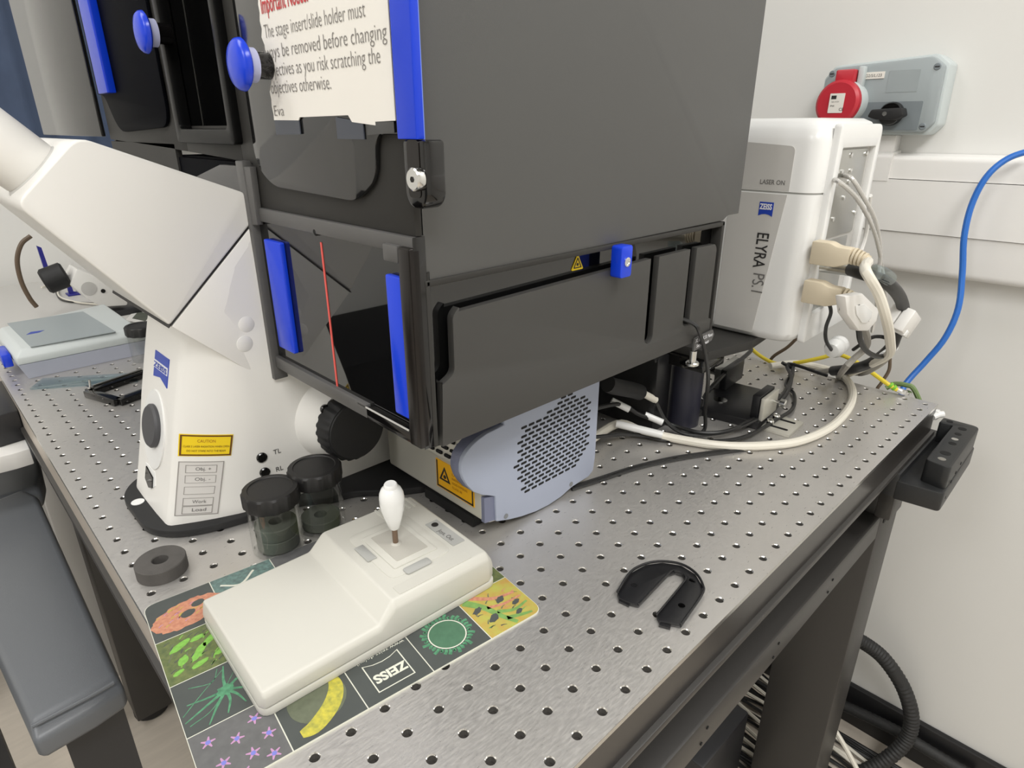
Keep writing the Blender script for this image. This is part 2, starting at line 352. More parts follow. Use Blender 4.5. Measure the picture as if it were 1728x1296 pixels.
obj('hinge', merge(prism(rect(134, 162, 408, 430, 3), 'x', 1030, 1046, 2)), 'red_plastic', lid)
obj('hinge_post', box(1040, 1053, 124, 133, 404, 434, 2), 'socket_side', iso)
lb = obj('rating_label', prism(rect(138, 160, 368, 396, 1), 'x', 1017.6, 1019), 'paper', lid)
obj('maker_block', prism(rect(150, 157.5, 388, 393), 'x', 1017.2, 1017.7), 'ink', lid)
text('CE', (1017.5, 143.5, 371), (0, -1, 0), (0, 0, 1), 6, 'ink', lid); text('IP44', (1017.5, 157.5, 377), (0, -1, 0), (0, 0, 1), 3.6, 'ink', lid); text('16A 415V', (1017.5, 157, 383), (0, -1, 0), (0, 0, 1), 3, 'ink_grey', lid)
lb2 = obj('circuit_label', prism(rect(98, 127, 416, 425.5), 'x', 1050.6, 1052), 'paper', iso)
text('G2/S/L123', (1050.4, 125, 418.5), (0, -1, 0), (0, 0, 1), 6, 'ink_grey', iso, width=23)
sw = obj('rotary_switch', lathe([(17, 0), (17, 8), (15, 12)], (1053, 77, 366), (-1, 0, 0), 32), 'gloss_black', iso)
obj('switch_grip', xf(prism(rp([(52, 363, 3), (56, 374, 3), (98, 372, 3), (102, 362, 3), (90, 358, 3), (64, 357, 3)]), 'x', 1022, 1044, 2), Matrix.Identity(4)), 'dark_rubber', sw)
obj('switch_screw', cyl((1022.5, 78, 366), (-1, 0, 0), 3.2, 1.2, 16), 'chrome', sw)
tag(obj('conduit', box(1072, 1100, 70, 120, 309, 336, 3), 'white_pvc'), 'short white plastic conduit between the isolator and the trunking', 'conduit')
tag(obj('network_cable', tube([P(1745, 252, x=1040), P(1700, 268, x=1030), P(1665, 298, x=1020), P(1640, 345, x=1015), P(1627, 400, x=1010), P(1624, 460, x=1010), P(1617, 520, x=1000), P(1595, 570, x=990), P(1562, 610, x=980), P(1528, 648, x=960), (930, -40, -60), (900, 60, -180), (890, 200, -200)], 4.2, 10), 'cable_blue'),
    'thick blue data cable hanging in an arc from the trunking', 'cable')

# ================================================================ left background
def curtain():
    rings = []
    for z in (300, 700, 1200, 1760):
        f = [(130 + i * 8, 1650 + 7 * math.sin(i * 0.5) + 2 * math.sin(i * 1.3)) for i in range(60)]
        rings.append([(x, y, z) for x, y in f] + [(x, y + 3, z) for x, y in reversed(f)])
    return loft(rings)
tag(obj('curtain', curtain(), 'navy_fabric'), 'navy blue curtain hanging in folds behind the microscope head', 'curtain')

# ================================================================ black incubator around the microscope
inc = thing('incubator', (325, 352, 138), 'large black incubator box with blue handles enclosing the microscope', 'incubator')
FX, SY = 125.0, 40.0
obj('side_wall', prism(rp([(129, 262), (497, 264), (505, 268, 3), (527, 268), (527, 620), (129, 620)]), 'y', SY, SY + 6, 0.6), 'panel_black_sheen', inc)  # upper wall's sheen is put into its colour, lighter than the side door
obj('left_wall', box(129, 527, 659, 665, 330, 620), 'panel_black_sheen', inc)
obj('rear_wall', box(521, 527, 46, 659, 268, 620), 'panel_black_sheen', inc)
obj('roof', box(129, 527, 40, 665, 620, 626), 'panel_black_sheen', inc)
obj('corner_post', prism(rp([(126, 41, 4), (133, 38, 4), (137, 46), (126, 52)]), 'z', 150, 268, 0), 'gloss_black', inc)
# recessed glossy strip with the lower side door
obj('recess_wall', box(131, 505, 50, 53, 146, 264), 'acrylic', inc)
obj('recess_rim', merge(box(129, 499, 38.6, 50, 258.5, 263, 1), box(494, 499, 38.6, 50, 150, 263, 1), box(129.5, 133.5, 38.6, 50, 147, 263, 1.2)), 'frame_black', inc)
def slot(x, zb, w): return [(x + w, 243), (x + w, zb + w), *[(x + w * math.cos(a), zb + w + w * math.sin(a)) for a in [-math.pi * k / 6 for k in range(1, 6)]], (x - w, zb + w), (x - w, 243)]
dp = rp([(137, 145), (490, 145), (490, 151, 2), (494, 152), (494, 164), (489, 166), (489, 238, 4), (484, 243, 3)]) + slot(445, 166, 6) + slot(381, 163, 6.5) + rp([(157, 243, 6), (150, 236, 3), (150, 196, 5), (138, 190, 3)])
sd = obj('side_door', prism(dp, 'y', SY - 1, SY + 5, 0.9), 'door_black', inc)
for x in (445, 381): obj('slot_liner', box(x - 5.5, x - 2, 46, 47.5, 168, 240), 'mid_grey', inc)
cl = obj('blue_clip', prism(rect(316, 331, 236, 262, 3), 'y', 28, 39, 1.2), 'blue_plastic', inc)
obj('clip_screw', lathe([(3.8, 0), (3.8, 1), (2.4, 1.2), (2, 0.6)], (323.5, 28, 249), (0, -1, 0), 20), 'chrome', cl)
tri = lambda s, y0, y1: prism(rp([(287 - s, 250 - s * 0.7, s * 0.25), (287 + s, 250 - s * 0.7, s * 0.25), (287, 250 + s, s * 0.25)]), 'y', y0, y1)
wt = obj('warning_triangle', tri(7.5, 49.3, 50), 'yellow_label', inc)
obj('triangle_border', ring_prism(rp([(282, 246.3, 1), (292, 246.3, 1), (287, 255, 1)], 4), rp([(283.2, 247, .8), (290.8, 247, .8), (287, 253.6, .8)], 4), 'y', 49, 49.3), 'ink', wt)
obj('triangle_dot', cyl((287, 49.3, 249.2), (0, -1, 0), 1.2, 0.3, 12), 'ink', wt)
nl = obj('name_plate', prism(rp([(462, 136), (462, 150, 1), (497, 152, 1), (501, 146), (497, 140, 1)]), 'y', 36.6, 38.4), 'bar_grey', inc)
text('XL DARK S1 Mono', (463, 36.4, 145.5), (1, 0, 0), (0, 0, 1), 5.5, 'logo_white', nl, width=34, bold=0.02); text('Set compact', (466, 36.4, 139.5), (1, 0, 0), (0, 0, 1), 5, 'logo_white', nl, width=24, bold=0.02)
obj('retaining_screw', merge(cyl((470, 41, 118), (0, 0, 1), 7, 4, 20, 1), cyl((470, 41, 122), (0, 0, 1), 3.6, 12, 14)), 'chrome', inc)
# front, upper half: frame with two doors and the viewing slot between them
up = rp([(40, 290), (257, 290), (257, 324), (400, 330), (665, 338), (665, 620), (40, 620)])
obj('front_frame_right', prism(rp([(40, 290), (258, 290), (258, 324), (276, 325), (276, 620), (40, 620)]), 'x', FX, FX + 6, 0.6), 'frame_black', inc)
obj('front_frame_left', prism([(402, 330), (665, 338), (665, 620), (402, 620)], 'x', FX, FX + 6, 0.6), 'frame_black', inc)
obj('front_frame_sill', prism([(276, 325), (402, 330), (402, 344), (276, 341)], 'x', FX, FX + 6, 0.6), 'frame_black', inc)
sb = ring_prism(rect(270, 404, 338, 620, 5), rect(281, 392, 350, 612, 5), 'x', FX - 7, FX + 4)
obj('slot_frame', bev(sb, 1.2), 'slot_black', inc)
obj('slot_box', merge(box(FX + 6, FX + 60, 272, 279, 338, 620), box(FX + 6, FX + 60, 396, 403, 338, 620), box(FX + 6, FX + 60, 272, 403, 338, 345), box(FX + 58, FX + 61, 272, 403, 338, 620)), 'acrylic', inc)
obj('slot_ledge', box(FX + 4, FX + 26, 283, 392, 350, 352.5), 'frame_black', inc)
obj('slot_rod', cyl((FX + 30, 360, 346), (0, 0.02, 1), 1.2, 150, 10), 'aluminium', inc)
rd = obj('door', prism(rp([(34, 620), (34, 347), (66, 347, 4), (70, 342, 6), (72, 322, 14), (96, 306.5, 12), (218, 309, 14), (243, 324, 16), (243, 620)]), 'x', FX - 4, FX - 1, 0.5), 'acrylic_smoke', inc)
ld = obj('door', prism(rp([(429, 620), (429, 352, 22), (604, 346, 26), (634, 386, 12), (660, 388), (660, 620)]), 'x', FX - 4, FX - 1, 0.5), 'door_dark', inc)
def Q(u, v, x): p = P(u, v, x=x); return (p.y, p.z)
ya, yb, yc = Q(661, 100, 116)[0], Q(697, 100, 116)[0], Q(703, 100, 119)[0]
bs = obj('blue_handle', prism(rp([(116, yb, 1.5), (116, ya, 1.5), (121, ya), (121, yb)]), 'z', Q(684, 235, 116)[1], 620, 0.6), 'blue_plastic', rd)
obj('handle_edge', box(116.4, 122, yc, yb + 1, Q(684, 235, 116)[1], 620, 0.3), 'blue_light', rd)
ye, yf = Q(166, 150, 112)[0], Q(178, 150, 112)[0] - 5
obj('blue_handle', prism(rp([(112, yf, 2), (112, ye + 5, 2), (121, ye + 8), (121, yf)]), 'z', Q(170, 158, 112)[1], 620, 0.8), 'blue_plastic', ld)
def door_knob(parent, u, v):
    q = P(u, v, x=FX - 4); y, z = q.y, q.z
    k = obj('knob', lathe([(2, 27), (8, 26.6), (14, 25), (16, 23), (16.6, 20.5), (15, 19)], (FX - 4, y, z), (-1, 0, 0), 36), 'blue_plastic', parent)
    obj('knob_sleeve', cyl((FX - 4 - 19, y, z), (1, 0, 0), 11, 7, 28), 'knob_sleeve', k)
    obj('knob_stem', cyl((FX - 4 - 12, y, z), (1, 0, 0), 8.5, 12, 28), 'gloss_black', k)
door_knob(rd, 457, 112); door_knob(ld, 287, 58)
obj('door_tag', box(118, 121, *sorted((Q(268, 50, 118)[0], Q(276, 50, 118)[0])), Q(272, 66, 118)[1], Q(272, 42, 118)[1]), 'plug_beige', ld)
l0, l1, zt_ = Q(719, 290, 117)[0], Q(681, 290, 117)[0], Q(700, 236, 117)[1]; zb_ = Q(700, 352, 117)[1]
lt = obj('latch', prism(rp([(l0, zt_), (l1, zt_), (l1, zb_ + 6, 5), (l1 - 5, zb_, 4), (l0 + 5, zb_, 4), (l0, zb_ + 6, 5)]), 'x', 117, 131, 2), 'gloss_black', inc)
obj('latch_groove', prism(rect(l0 + 5, l1 - 5, zb_ + 6, zt_, 3), 'x', 116.4, 117.4), 'bronze_gloss', lt)
sy, sz = Q(695, 303, 112)
ls = obj('latch_screw', lathe([(6.2, 0), (6.5, 2), (6.2, 4.2), (5.4, 4.8)], (117, sy, sz), (-1, 0, 0), 28), 'chrome', lt)
obj('hex_socket', cyl((112.2, sy, sz), (-1, 0, 0), 1.7, 0.3, 6), 'steel_dark', ls)
# notice taped on the right door
nt_ = thing('notice', (120, 126, 354), 'torn white paper notice with red heading taped to the incubator door', 'notice')
KF = (120 - CAM.x) / (125 - CAM.x)
def FR(y, z): return (CAM.y + (y - CAM.y) * KF, CAM.z + (z - CAM.z) * KF)
random.seed(3)
left = [(209 + random.uniform(-2.4, 1.6) - (4 if 375 < z < 392 else 0), z) for z in range(360, 470, 5)]
obj('sheet', prism([FR(*p) for p in [(53, 354.5), (74, 354), (74, 352), (100, 354), (104, 358), (168, 357.5), (170, 355.5), (208, 356)] + left + [(53, 470)]], 'x', 119.6, 120.2), 'paper', nt_)
tp = [(208, 346), (208, 356), (170, 356), (170, 346.5)], [(120, 344), (120, 357), (88, 354), (88, 344)], [(84, 346.5), (84, 354), (55, 354), (55, 348)]
for k, t in enumerate(tp): obj('tape', prism([FR(*p) for p in t], 'x', 119.8, 120.6), 'tape_dull' if k < 2 else 'acrylic_smoke', nt_)
nx = 119.5
L = [("Important Notice!", (441, 18), (520, 8), 15, 'ink_red', 0.012), ("The stage insert/slide holder must", (447, 62), (617, 32), 12, 'ink_print', -0.012), ("always be removed before changing", (442, 97), (653, 71), 12, 'ink_print', -0.012),
     ("objectives as you risk scratching the", (453, 127), (642, 110), 12, 'ink_print', -0.012), ("objectives otherwise.", (458, 157), (559, 152), 12, 'ink_print', -0.012), ("Eva", (463, 196), (479, 195), 10, 'ink_print', -0.012)]
for s_, a_, b_, sz, m, bo in L:
    pa, pb = P(*a_, x=nx), P(*b_, x=nx); text(s_, (nx, pa.y, (pa.z + pb.z) / 2), (0, -1, 0), (0, 0, 1), sz, m, nt_, width=pa.y - pb.y, bold=bo)
# front, lower half: sliding door in glossy acrylic with two blue handles
obj('upper_bar', box(122, 131, 40, 262, 279, 290, 1), 'bar_grey', inc)
obj('lower_bar', prism(rp([(262, 159), (262, 148), (110, 148), (110, 159)]), 'x', 121, 131, 0.8), 'bar_grey', inc)
obj('lower_track', box(121.5, 131, 44, 262, 147.5, 157, 0.6), 'gloss_black', inc)
obj('track_edge', box(121, 121.6, 56, 122, 156.4, 157.6), 'light_grey', inc)
obj('left_post', box(118, 131, 262, 276, 136, 326, 1), 'bar_grey', inc)
r0, r1 = Q(699, 560, 119)[0], Q(679, 560, 119)[0]
obj('right_post', prism(rp([(r0, 149), (r1, 149), (r1, 284, 3), (r0, 284, 2)]), 'x', 119, 127, 1.2), 'bronze_gloss', inc)
obj('post_cap', box(119, 127, r1, Q(643, 400, 119)[0], 273, 284, 1.2), 'bar_grey', inc)
obj('outer_post', prism(rp([(39.5, 148), (r0, 148), (r0, 290), (39.5, 290)]), 'x', 122, 131, 1), 'gloss_black', inc)
fd = obj('front_door', box(125, 128, 46, 264, 156, 280), 'acrylic', inc)
for (ua, ub), vt, vb in (((444, 470), 403, 588), ((649, 676), 462, 704)):
    yA, zA = Q(ua, vt, 120.5); yB, _ = Q(ub, vt, 120.5); zB = Q((ua + ub) / 2 + 20, vb, 120.5)[1]
    obj('blue_handle', prism(rect(yB, yA, zB, zA, 2), 'x', 120.5, 125, 1), 'blue_plastic', fd)
obj('red_line', box(124.5, 125.2, 157, 159, 155, 273), 'red_line', fd)
obj('door_hook', lathe([(3, 0), (3, 2), (1.6, 3)], (124.8, 161, 280.5), (-1, 0, 0), 16), 'pit_black', fd)
# side door swung wide open on the far left, and the dark cover over the tube port
obj('open_side_door', box(119, 124, 678, 1033, 341, 620, 1), 'acrylic_smoke', inc)
obj('port_cover', prism([Q(u, v, 119) for u, v in ((318, 305), (338, 294), (370, 278), (421, 282), (434, 380), (400, 380))], 'x', 119, 124.5, 0.6), 'bar_grey', inc)
obj('lower_left_panel', box(125, 131, 437, 665, 140, 336), 'frame_black', inc)
obj('sill_underside', box(131, 200, 276, 437, 322, 326), 'door_dark', inc); obj('port_back', box(127, 131, 276, 437, 276, 324), 'door_dark', inc)
obj('bottom_rim', merge(box(136, 500, 47, 60, 142, 146)), 'frame_black', inc)

# ================================================================ white inverted microscope
mic = thing('microscope', (150, 352, 0), 'white inverted research microscope on a black oval base plate', 'microscope')
YC = 352
half = [(p.x, p.y) for p in curve([(-3, YC, 0), (-2.5, 322, 0), (4, 303, 0), (18, 287, 0), (42, 275, 0), (75, 267, 0), (120, 258, 0), (145, 242, 0), (172, 233, 0), (215, 199, 0), (260, 190, 0), (470, 190, 0)], 5)]
pl = half + [(x, 2 * YC - y) for x, y in reversed(half[1:])]
bp_ = obj('base_plate', prism(pl, 'z', 0, 8, 1.5), 'dark_rubber', mic)
obj('plate_screw', cyl((5.5, 366, 8), (0, 0, 1), 6, 0.5, 20), 'white_gloss', bp_)
def pw(t, x):
    for (a, b), (c, d) in zip(t, t[1:]):
        if x <= c: return b + (d - b) * max(0, x - a) / (c - a)
    return t[-1][1]
def XF(z): return pw([(8, 13), (50, 24.5), (100, 36), (150, 49.5), (180, 58), (205, 68), (240, 90), (275, 122)], z)
def LF(z): return pw([(8, 95), (85, 72), (150, 45), (190, 24), (205, 8), (240, 2)], z)
def half_w(x, z):
    t = min(1, max(0, (x - XF(z)) / LF(z)))
    return 50 + 34 * (1 - (1 - t) ** 1.6)
def sect(z):
    x0 = XF(z); q = [(x0 - 0.6, 20), (x0, 44), (x0 + 0.8, 48.5), (x0 + 3, half_w(x0 + 3, z))]
    q += [(x0 + LF(z) * t, half_w(x0 + LF(z) * t, z)) for t in (0.12, 0.25, 0.4, 0.6, 0.8, 1.0) if LF(z) * t > 3.5 or t == 1.0] if LF(z) > 30 else [(x0 + 3 + (LF(z)) * t, half_w(x0 + 3 + LF(z) * t, z)) for t in (0.12, 0.25, 0.4, 0.6, 0.8, 1.0)]
    q += [(max(150, x0 + LF(z) + 6), 86), (330, 88)]
    return [(x, YC - y, z) for x, y in q] + [(x, YC + y, z) for x, y in reversed(q)]
body = loft([sect(z) for z in (8, 30, 55, 80, 105, 130, 150, 165, 178, 188, 198, 205, 222, 240, 258, 275)])
obj('stand', body, 'white_paint', mic, sharp=48)
obj('shoulder', prism([(43.2, 202), (80, 167), (97, 150), (128, 138), (128, 274), (120.6, 274.4)], 'y', 267.8, 436.2, 1.0), 'white_paint', mic)
# tube head: wedge along Y
pr = rp([(9, 346, 9), (-36, 304, 9), (42, 203, 3), (120, 275.5, 2), (121.5, 300, 6)], 5)
hd = obj('tube_head', prism(pr, 'y', 268, 436, 3.5, 3), 'white_paint', mic, sharp=50)
obj('head_seam', prism([(41, 201), (120.5, 273.8), (121, 275.6), (42, 203.4)], 'y', 268.6, 435), 'ink', hd)
dn = Vector((-42, 0, 45)).normalized()      # the eyepiece axis leaves the upper front face
o = Vector((-14, 312, 322))
obj('dovetail', lathe([(24, -6), (24, 1), (21.5, 3)], o, dn, 36), 'light_grey', hd)
ey = obj('eyepiece_tube', lathe([(20, 2), (22, 6), (22, 46), (20, 50), (18, 52)], o + dn * -2, dn, 40), 'white_paint', mic)
obj('eyepiece_rim', lathe([(20.5, 52), (20.5, 80), (17, 82)], o + dn * -2, dn, 40), 'mid_grey', ey)
obj('second_eyepiece', tube([P(47, 262, y=400), P(42, 248, y=400), P(34, 232, y=400)], 3.2, 12, 3), 'white_paint', mic)
obj('thumb_screw', cyl(P(62, 262, y=300), dn, 2.2, 6, 14, 0.6), 'chrome', hd)
# right side fittings
def flank(x, z): return YC - half_w(x, z)
for (u, v) in ((416, 547), (413, 580)):
    q = P(u, v, y=268); obj('cover_cap', lathe([(7.2, 0), (7.2, 0.7), (6.9, 0.9)], q + Vector((0, 0.2, 0)), (0, -1, 0), 28), 'white_paint', mic)
for (u, v) in ((442, 772), (447, 797)):
    q = P(u, v, y=269); q.y = flank(q.x, q.z); obj('round_button', lathe([(5, 0), (5, 1.4), (4, 2.2)], q + Vector((0, 0.4, 0)), (-0.12, -1, 0), 24), 'gloss_black', mic)
for s_, (u, v) in (('TL', (461, 767)), ('RL', (465, 796))):
    q = P(u, v, y=268); text(s_, Vector((q.x, flank(q.x, q.z) - 0.6, q.z)), (1, -0.03, 0), (0, 0, 1), 7, 'ink', mic)
def band(x0, x1, z0, z1, lift, t=0.3, n=12, sl=0.14):
    """thin label that follows the curved flank"""
    rings = []
    for k in range(n + 1):
        f = k / n; r = []
        for z in (z0, z1):
            x = XF(z) + x0 + (x1 - x0) * f; r.append((x, flank(x, z) - lift, z - sl * (x0 + (x1 - x0) * f)))
        rings.append([r[0], r[1], (r[1][0], r[1][1] + t, r[1][2]), (r[0][0], r[0][1] + t, r[0][2])])
    return loft(rings)
def bent_text(s_, x0, z0, size, width, mat, parent, lift):
    o_ = text(s_, (0, 0, 0), (1, 0, 0), (0, 0, 1), size, mat, parent, width=width, lift=0); base = WL[o_.name]
    for v in o_.data.vertices:
        p = Vector((v.co / S) + base); z = z0 + p.z; x = XF(z) + x0 + p.x
        v.co = (Vector((x, flank(x, z) - lift, z - 0.14 * (x0 + p.x))) - base) * S
    return o_
ca = obj('caution_label', band(3.5, 42, 75.5, 96.5, 0.5), 'yellow_label', mic)
for a_ in ((4.3, 41.3, 94.6, 95.8), (4.3, 41.3, 76.2, 77.4), (4.2, 5.4, 76.2, 95.8), (40.3, 41.5, 76.2, 95.8)): obj('label_border', band(*a_, 1.0), 'label_brown', ca)
bent_text('CAUTION', 16, 89, 4, 13, 'ink_amber', ca, 1.0); bent_text('CLASS 2 LASER RADIATION WHEN OPEN', 6.5, 84.2, 2.6, 33, 'label_brown', ca, 1.0); bent_text('DO NOT STARE INTO THE BEAM', 9, 80, 2.6, 28, 'label_brown', ca, 1.0)
ks = obj('key_sticker', band(4, 37, 18, 70.5, 0.5), 'sticker_grey', mic)
for a_ in ((4, 37, 69.9, 70.5), (4, 37, 18, 18.6), (4, 4.6, 18, 70.5), (36.4, 37, 18, 70.5)): obj('sticker_border', band(*a_, 0.9), 'ink_faint', ks)
for z, s_ in ((59.5, 'Obj. +'), (49.5, 'Obj. -'), (38.5, ''), (27.5, 'Work'), (19.5, 'Load')):
    for a_ in ((9, 32, z + 7.2, z + 7.6), (9, 32, z, z + 0.4), (9, 9.5, z, z + 7.6), (31.5, 32, z, z + 7.6)): obj('key_outline', band(*a_, 1.0), 'ink_faint', ks)
    if s_: bent_text(s_, 16, z + 2.4, 4.6, 9 + 0.4 * len(s_), 'ink_grey', ks, 1.1)
# front face fittings
def fpt(y, z, lift): return Vector((XF(z) - 0.6 - lift, y, z))
def fband(pts, l0, l1):
    return loft([[fpt(y, z, l1) for y, z in pts], [fpt(y, z, l0) for y, z in pts]])
yl = [P(u, 615, x=48).y for u in (263, 282)]; y1_, y0_ = max(yl), min(yl)
lg_ = obj('maker_logo', fband([(y0_, 157), (y1_, 157), (y1_, 133), ((y0_ + y1_) / 2, 136), (y0_, 131)], -0.4, 0.6), 'logo_blue', mic)
obj('logo_band', fband([(y0_ + 0.5, 149), (y1_ - 0.5, 149), (y1_ - 0.5, 142), (y0_ + 0.5, 142)], 0.6, 0.9), 'logo_white', lg_)
text('ZEISS', fpt(y1_ - 1, 143, 1.0), (0, -1, 0), (0.26, 0, 1), 7, 'logo_blue', lg_, width=(y1_ - y0_) - 2, bold=0.03)
rg = obj('dial_recess', fband([(352 + 30 * math.cos(a) , 84 + 38 * math.sin(a)) for a in [2 * math.pi * k / 36 for k in range(36)]], -0.5, 1.2), 'white_gloss', mic)
obj('front_port_plug', lathe([(21, 0), (21, 3), (19, 5)], fpt(352, 88, 0.8), Vector((-1, 0, 0.26)), 40), 'plug_dark', rg)
obj('rocker_recess', fband([(372, 44), (344, 44), (340, 32), (352, 24), (370, 27)], -0.5, 0.5), 'white_gloss', mic)
obj('power_rocker', fband([(368, 42), (347, 38), (346, 28), (356, 25), (368, 30)], 0.3, 1.6), 'gloss_black', mic)
# focus drive on the right flank
fo = obj('focus_housing', lathe([(46, 0), (44, 8), (41, 18), (37, 29)], (178, 268, 80), (0, -1, 0), 48), 'white_paint', mic)
fk = obj('focus_knob', lathe([(26, 0), (33, 2), (33, 17), (30, 21), (24, 22)], (172, 240, 82), (0, -1, 0), 96, 48, (1, 2)), 'dark_rubber', fo)
obj('knob_face', lathe([(29.5, 21.6), (28.5, 22.6)], (172, 240, 82), (0, -1, 0), 40), 'dark_rubber', fk)
obj('index_stud', cyl(P(548, 690, y=240), (-0.2, -1, 0.1), 5, 5, 14, 1), 'gloss_black', fo)
obj('amber_sticker', box(166, 186, 255, 257, 116, 128), 'amber_label', mic)

# ================================================================ blue-grey laser module under the incubator
lm = thing('laser_module', (290, 140, 0), 'blue-grey ventilated laser module standing under the incubator', 'laser module')
CY0 = 85.0
ol = [P(u, v, y=CY0) for u, v in ((836, 838), (815, 836), (800, 831), (790, 821), (783, 810), (779, 798), (779, 786), (782, 773), (788, 763), (797, 752), (808, 742), (822, 732), (836, 725))]
co = [(229, 16.5)] + [(p.x, p.z) for p in ol] + [(240, 111), (240, 128), (262, 128), (262, 160), (372, 160), (371, 30), (369, 14), (362, 9.5), (335, 8), (318, 3.5), (300, 2), (282, 3), (262, 6.5), (245, 11)]
cov = obj('side_cover', prism(co, 'y', CY0, CY0 + 5, 1.2), 'module_blue', lm)
lobe = [(p.x, p.z) for p in ol[1:]] + [(240, 111), (240, 125), (262, 125), (262, 60), (236, 46)]
obj('cover_edge', prism(lobe, 'y', CY0 + 4.5, CY0 + 15, 0.4), 'module_edge', lm)
for x, z in ((241, 17), (333, 12.5)): obj('cover_screw', cyl((x, CY0 - 0.1, z), (0, -1, 0), 2.6, 0.3, 16), 'mid_grey', cov)
cnt = 0
for r in range(19):
    z = 31 + r * 4.55
    for c in range(12):
        x = 246 + c * 9.6 + (4.8 if r % 2 else 0)
        t = (x - 300) / 48; q = (z - 70) / 44
        if x < 352 and x > 254 + abs(z - 66) * 0.22 - 4 and t * t * 0.62 + q * q < 1.12 and not (z > 100 and x < 262 + (z - 92) * 2.4):
            obj('vent_slot', prism(rect(x, x + 7.4, z, z + 2.5, 1.1, 3), 'y', CY0 - 0.15, CY0 + 0.4), 'pit_black', cov); cnt += 1
bodp = rp([(246, 10), (226, 14), (216, 22, 2), (216, 62), (214, 66, 2), (217, 78, 8), (232, 100, 8), (255, 118), (370, 118), (370, 10)])
sb_ = obj('silver_body', prism(bodp, 'y', CY0 + 6, 236, 1), 'champagne', lm)
obj('cover_return', prism(rp([(231, 17), (231, 43), (216.5, 46), (216.5, 20)]), 'y', CY0 + 2, CY0 + 6.5), 'module_edge', lm)
obj('foot', box(222, 366, 110, 186, 0, 12, 2), 'pit_black', lm)
obj('end_block', prism(rp([(236, 20, 6), (252, 20), (252, 70), (236, 70, 4)]), 'z', 0, 1), 'module_edge', lm) if False else None
for r, z in enumerate((71, 77, 83.5, 90)):
    xx = {0: 214.2, 1: 216.2, 2: 219.6, 3: 224.2}[r]
    for c in range(9):
        y = 122 + c * 12.2 + (6 if r % 2 else 0)
        if y < 232: obj('vent_slot', xf(prism(rect(-4.3, 4.3, -1.5, 1.5, 1.2, 3), 'x', -0.9, 0.5), Matrix.Translation((xx, y, z)) @ Matrix.Rotation(0.35 + 0.1 * r if r else 0.12, 4, 'Y')), 'pit_black', sb_)
lab = obj('laser_label', box(215.2, 216.2, 99.5, 154, 31, 61), 'amber_label', lm)
for a_ in ((100.5, 153, 32, 33.6), (100.5, 102.1, 32, 60), (151.4, 153, 32, 60)): obj('label_border', box(214.9, 215.3, *a_), 'ink', lab)
obj('triangle', ring_prism([(149, 41), (133, 41), (141, 56)], [(146.2, 42.6), (135.8, 42.6), (141, 52.6)], 'x', 214.8, 215.3), 'ink', lab)
obj('triangle_dot', cyl((215.3, 141, 45.5), (-1, 0, 0), 2, 0.4, 14), 'ink', lab)
for k, s_ in enumerate(('LASER', 'RADIATION', 'AVOID EXPOSURE', 'CLASS 3B')): text(s_, (215, 130, 52 - k * 4.6), (0, -1, 0), (0, 0, 1), 3.4, 'ink_amber', lab, width=14 + (k % 3) * 4)

# ================================================================ white super-resolution laser unit behind the incubator
el = thing('illumination_unit', (700, 130, 100), 'white boxy illumination unit lettered ELYRA behind the incubator', 'instrument')
EX, EY = 620.0, 2.0
def ebox(x0, x1, y0, y1, z0, z1, rx):
    pl_ = rp([(x0, y1), (x0, y0, rx), (x1, y0, 4), (x1, y1)], 8)
    return prism(pl_, 'z', z0, z1, 0)
def eshell(z0, z1, top):
    rings = []
    prof = [(z0 + 6 if not top else z0, 0)] if top else [(z0, 9), (z0 + 4, 4), (z0 + 12, 0)]
    prof += [(z1 - 24, 0), (z1 - 12, 2), (z1 - 4, 8), (z1, 18)] if top else [(z1, 0)]
    for z, i in prof:
        rings.append([(x, y, z) for x, y in rp([(EX + i, 300), (EX + i, EY + i, 22), (770, EY + i, 3), (770, 300)], 8)])
    return loft(rings)
up_ = obj('upper_shell', eshell(283, 358, True), 'white_gloss', el)
lo_ = obj('lower_shell', eshell(112, 281, False), 'white_gloss', el)
obj('seam', prism([(x, y) for x, y in rp([(EX + 1, 300), (EX + 1, EY + 1, 21), (769, EY + 1, 3), (769, 300)], 8)], 'z', 280, 284), 'grey_plastic', el)
obj('grey_field', prism(rp([(92, 284), (32, 284), (32, 330, 6), (92, 334)]), 'x', EX - 0.5, EX + 0.3), 'light_grey', up_)
obj('grey_field', prism(rp([(100, 119), (50, 119), (33, 280), (100, 280)]), 'x', EX - 0.5, EX + 0.3), 'light_grey', lo_)
text('LASER ON', (EX - 0.6, 66, 290), (0, -1, 0), (0, 0, 1), 7, 'ink_grey', up_, width=28, bold=0.01)
q0 = [P(u, v, x=EX) for u, v in ((1283, 340), (1307, 340), (1306, 366), (1281, 366))]
yl_, yr_, zt_, zb_ = q0[0].y, q0[1].y, q0[0].z, q0[2].z
zl = obj('maker_logo', prism([(yl_, zt_), (yl_, zb_), ((yl_ * 3 + yr_) / 4, zb_ + 1.8), ((yl_ + yr_) / 2, zb_ + 2.4), ((yl_ + yr_ * 3) / 4, zb_ + 1.8), (yr_, zb_), (yr_, zt_)], 'x', EX - 0.9, EX - 0.4), 'logo_blue', lo_)
text('ZEISS', (EX - 1, yl_ - 1, zb_ + 7.5), (0, -1, 0), (0, 0, 1), 8.5, 'logo_white', lo_, width=yl_ - yr_ - 2, bold=0.035)
pe = [P(u, v, x=EX) for u, v in ((1281, 391), (1277, 450), (1274, 459), (1270, 490))]
text('ELYRA', (EX - 0.8, pe[0].y + 1, pe[0].z), (0, 0, -1), (0, -1, 0), 20, 'ink', lo_, width=pe[0].z - pe[1].z, bold=0.008)
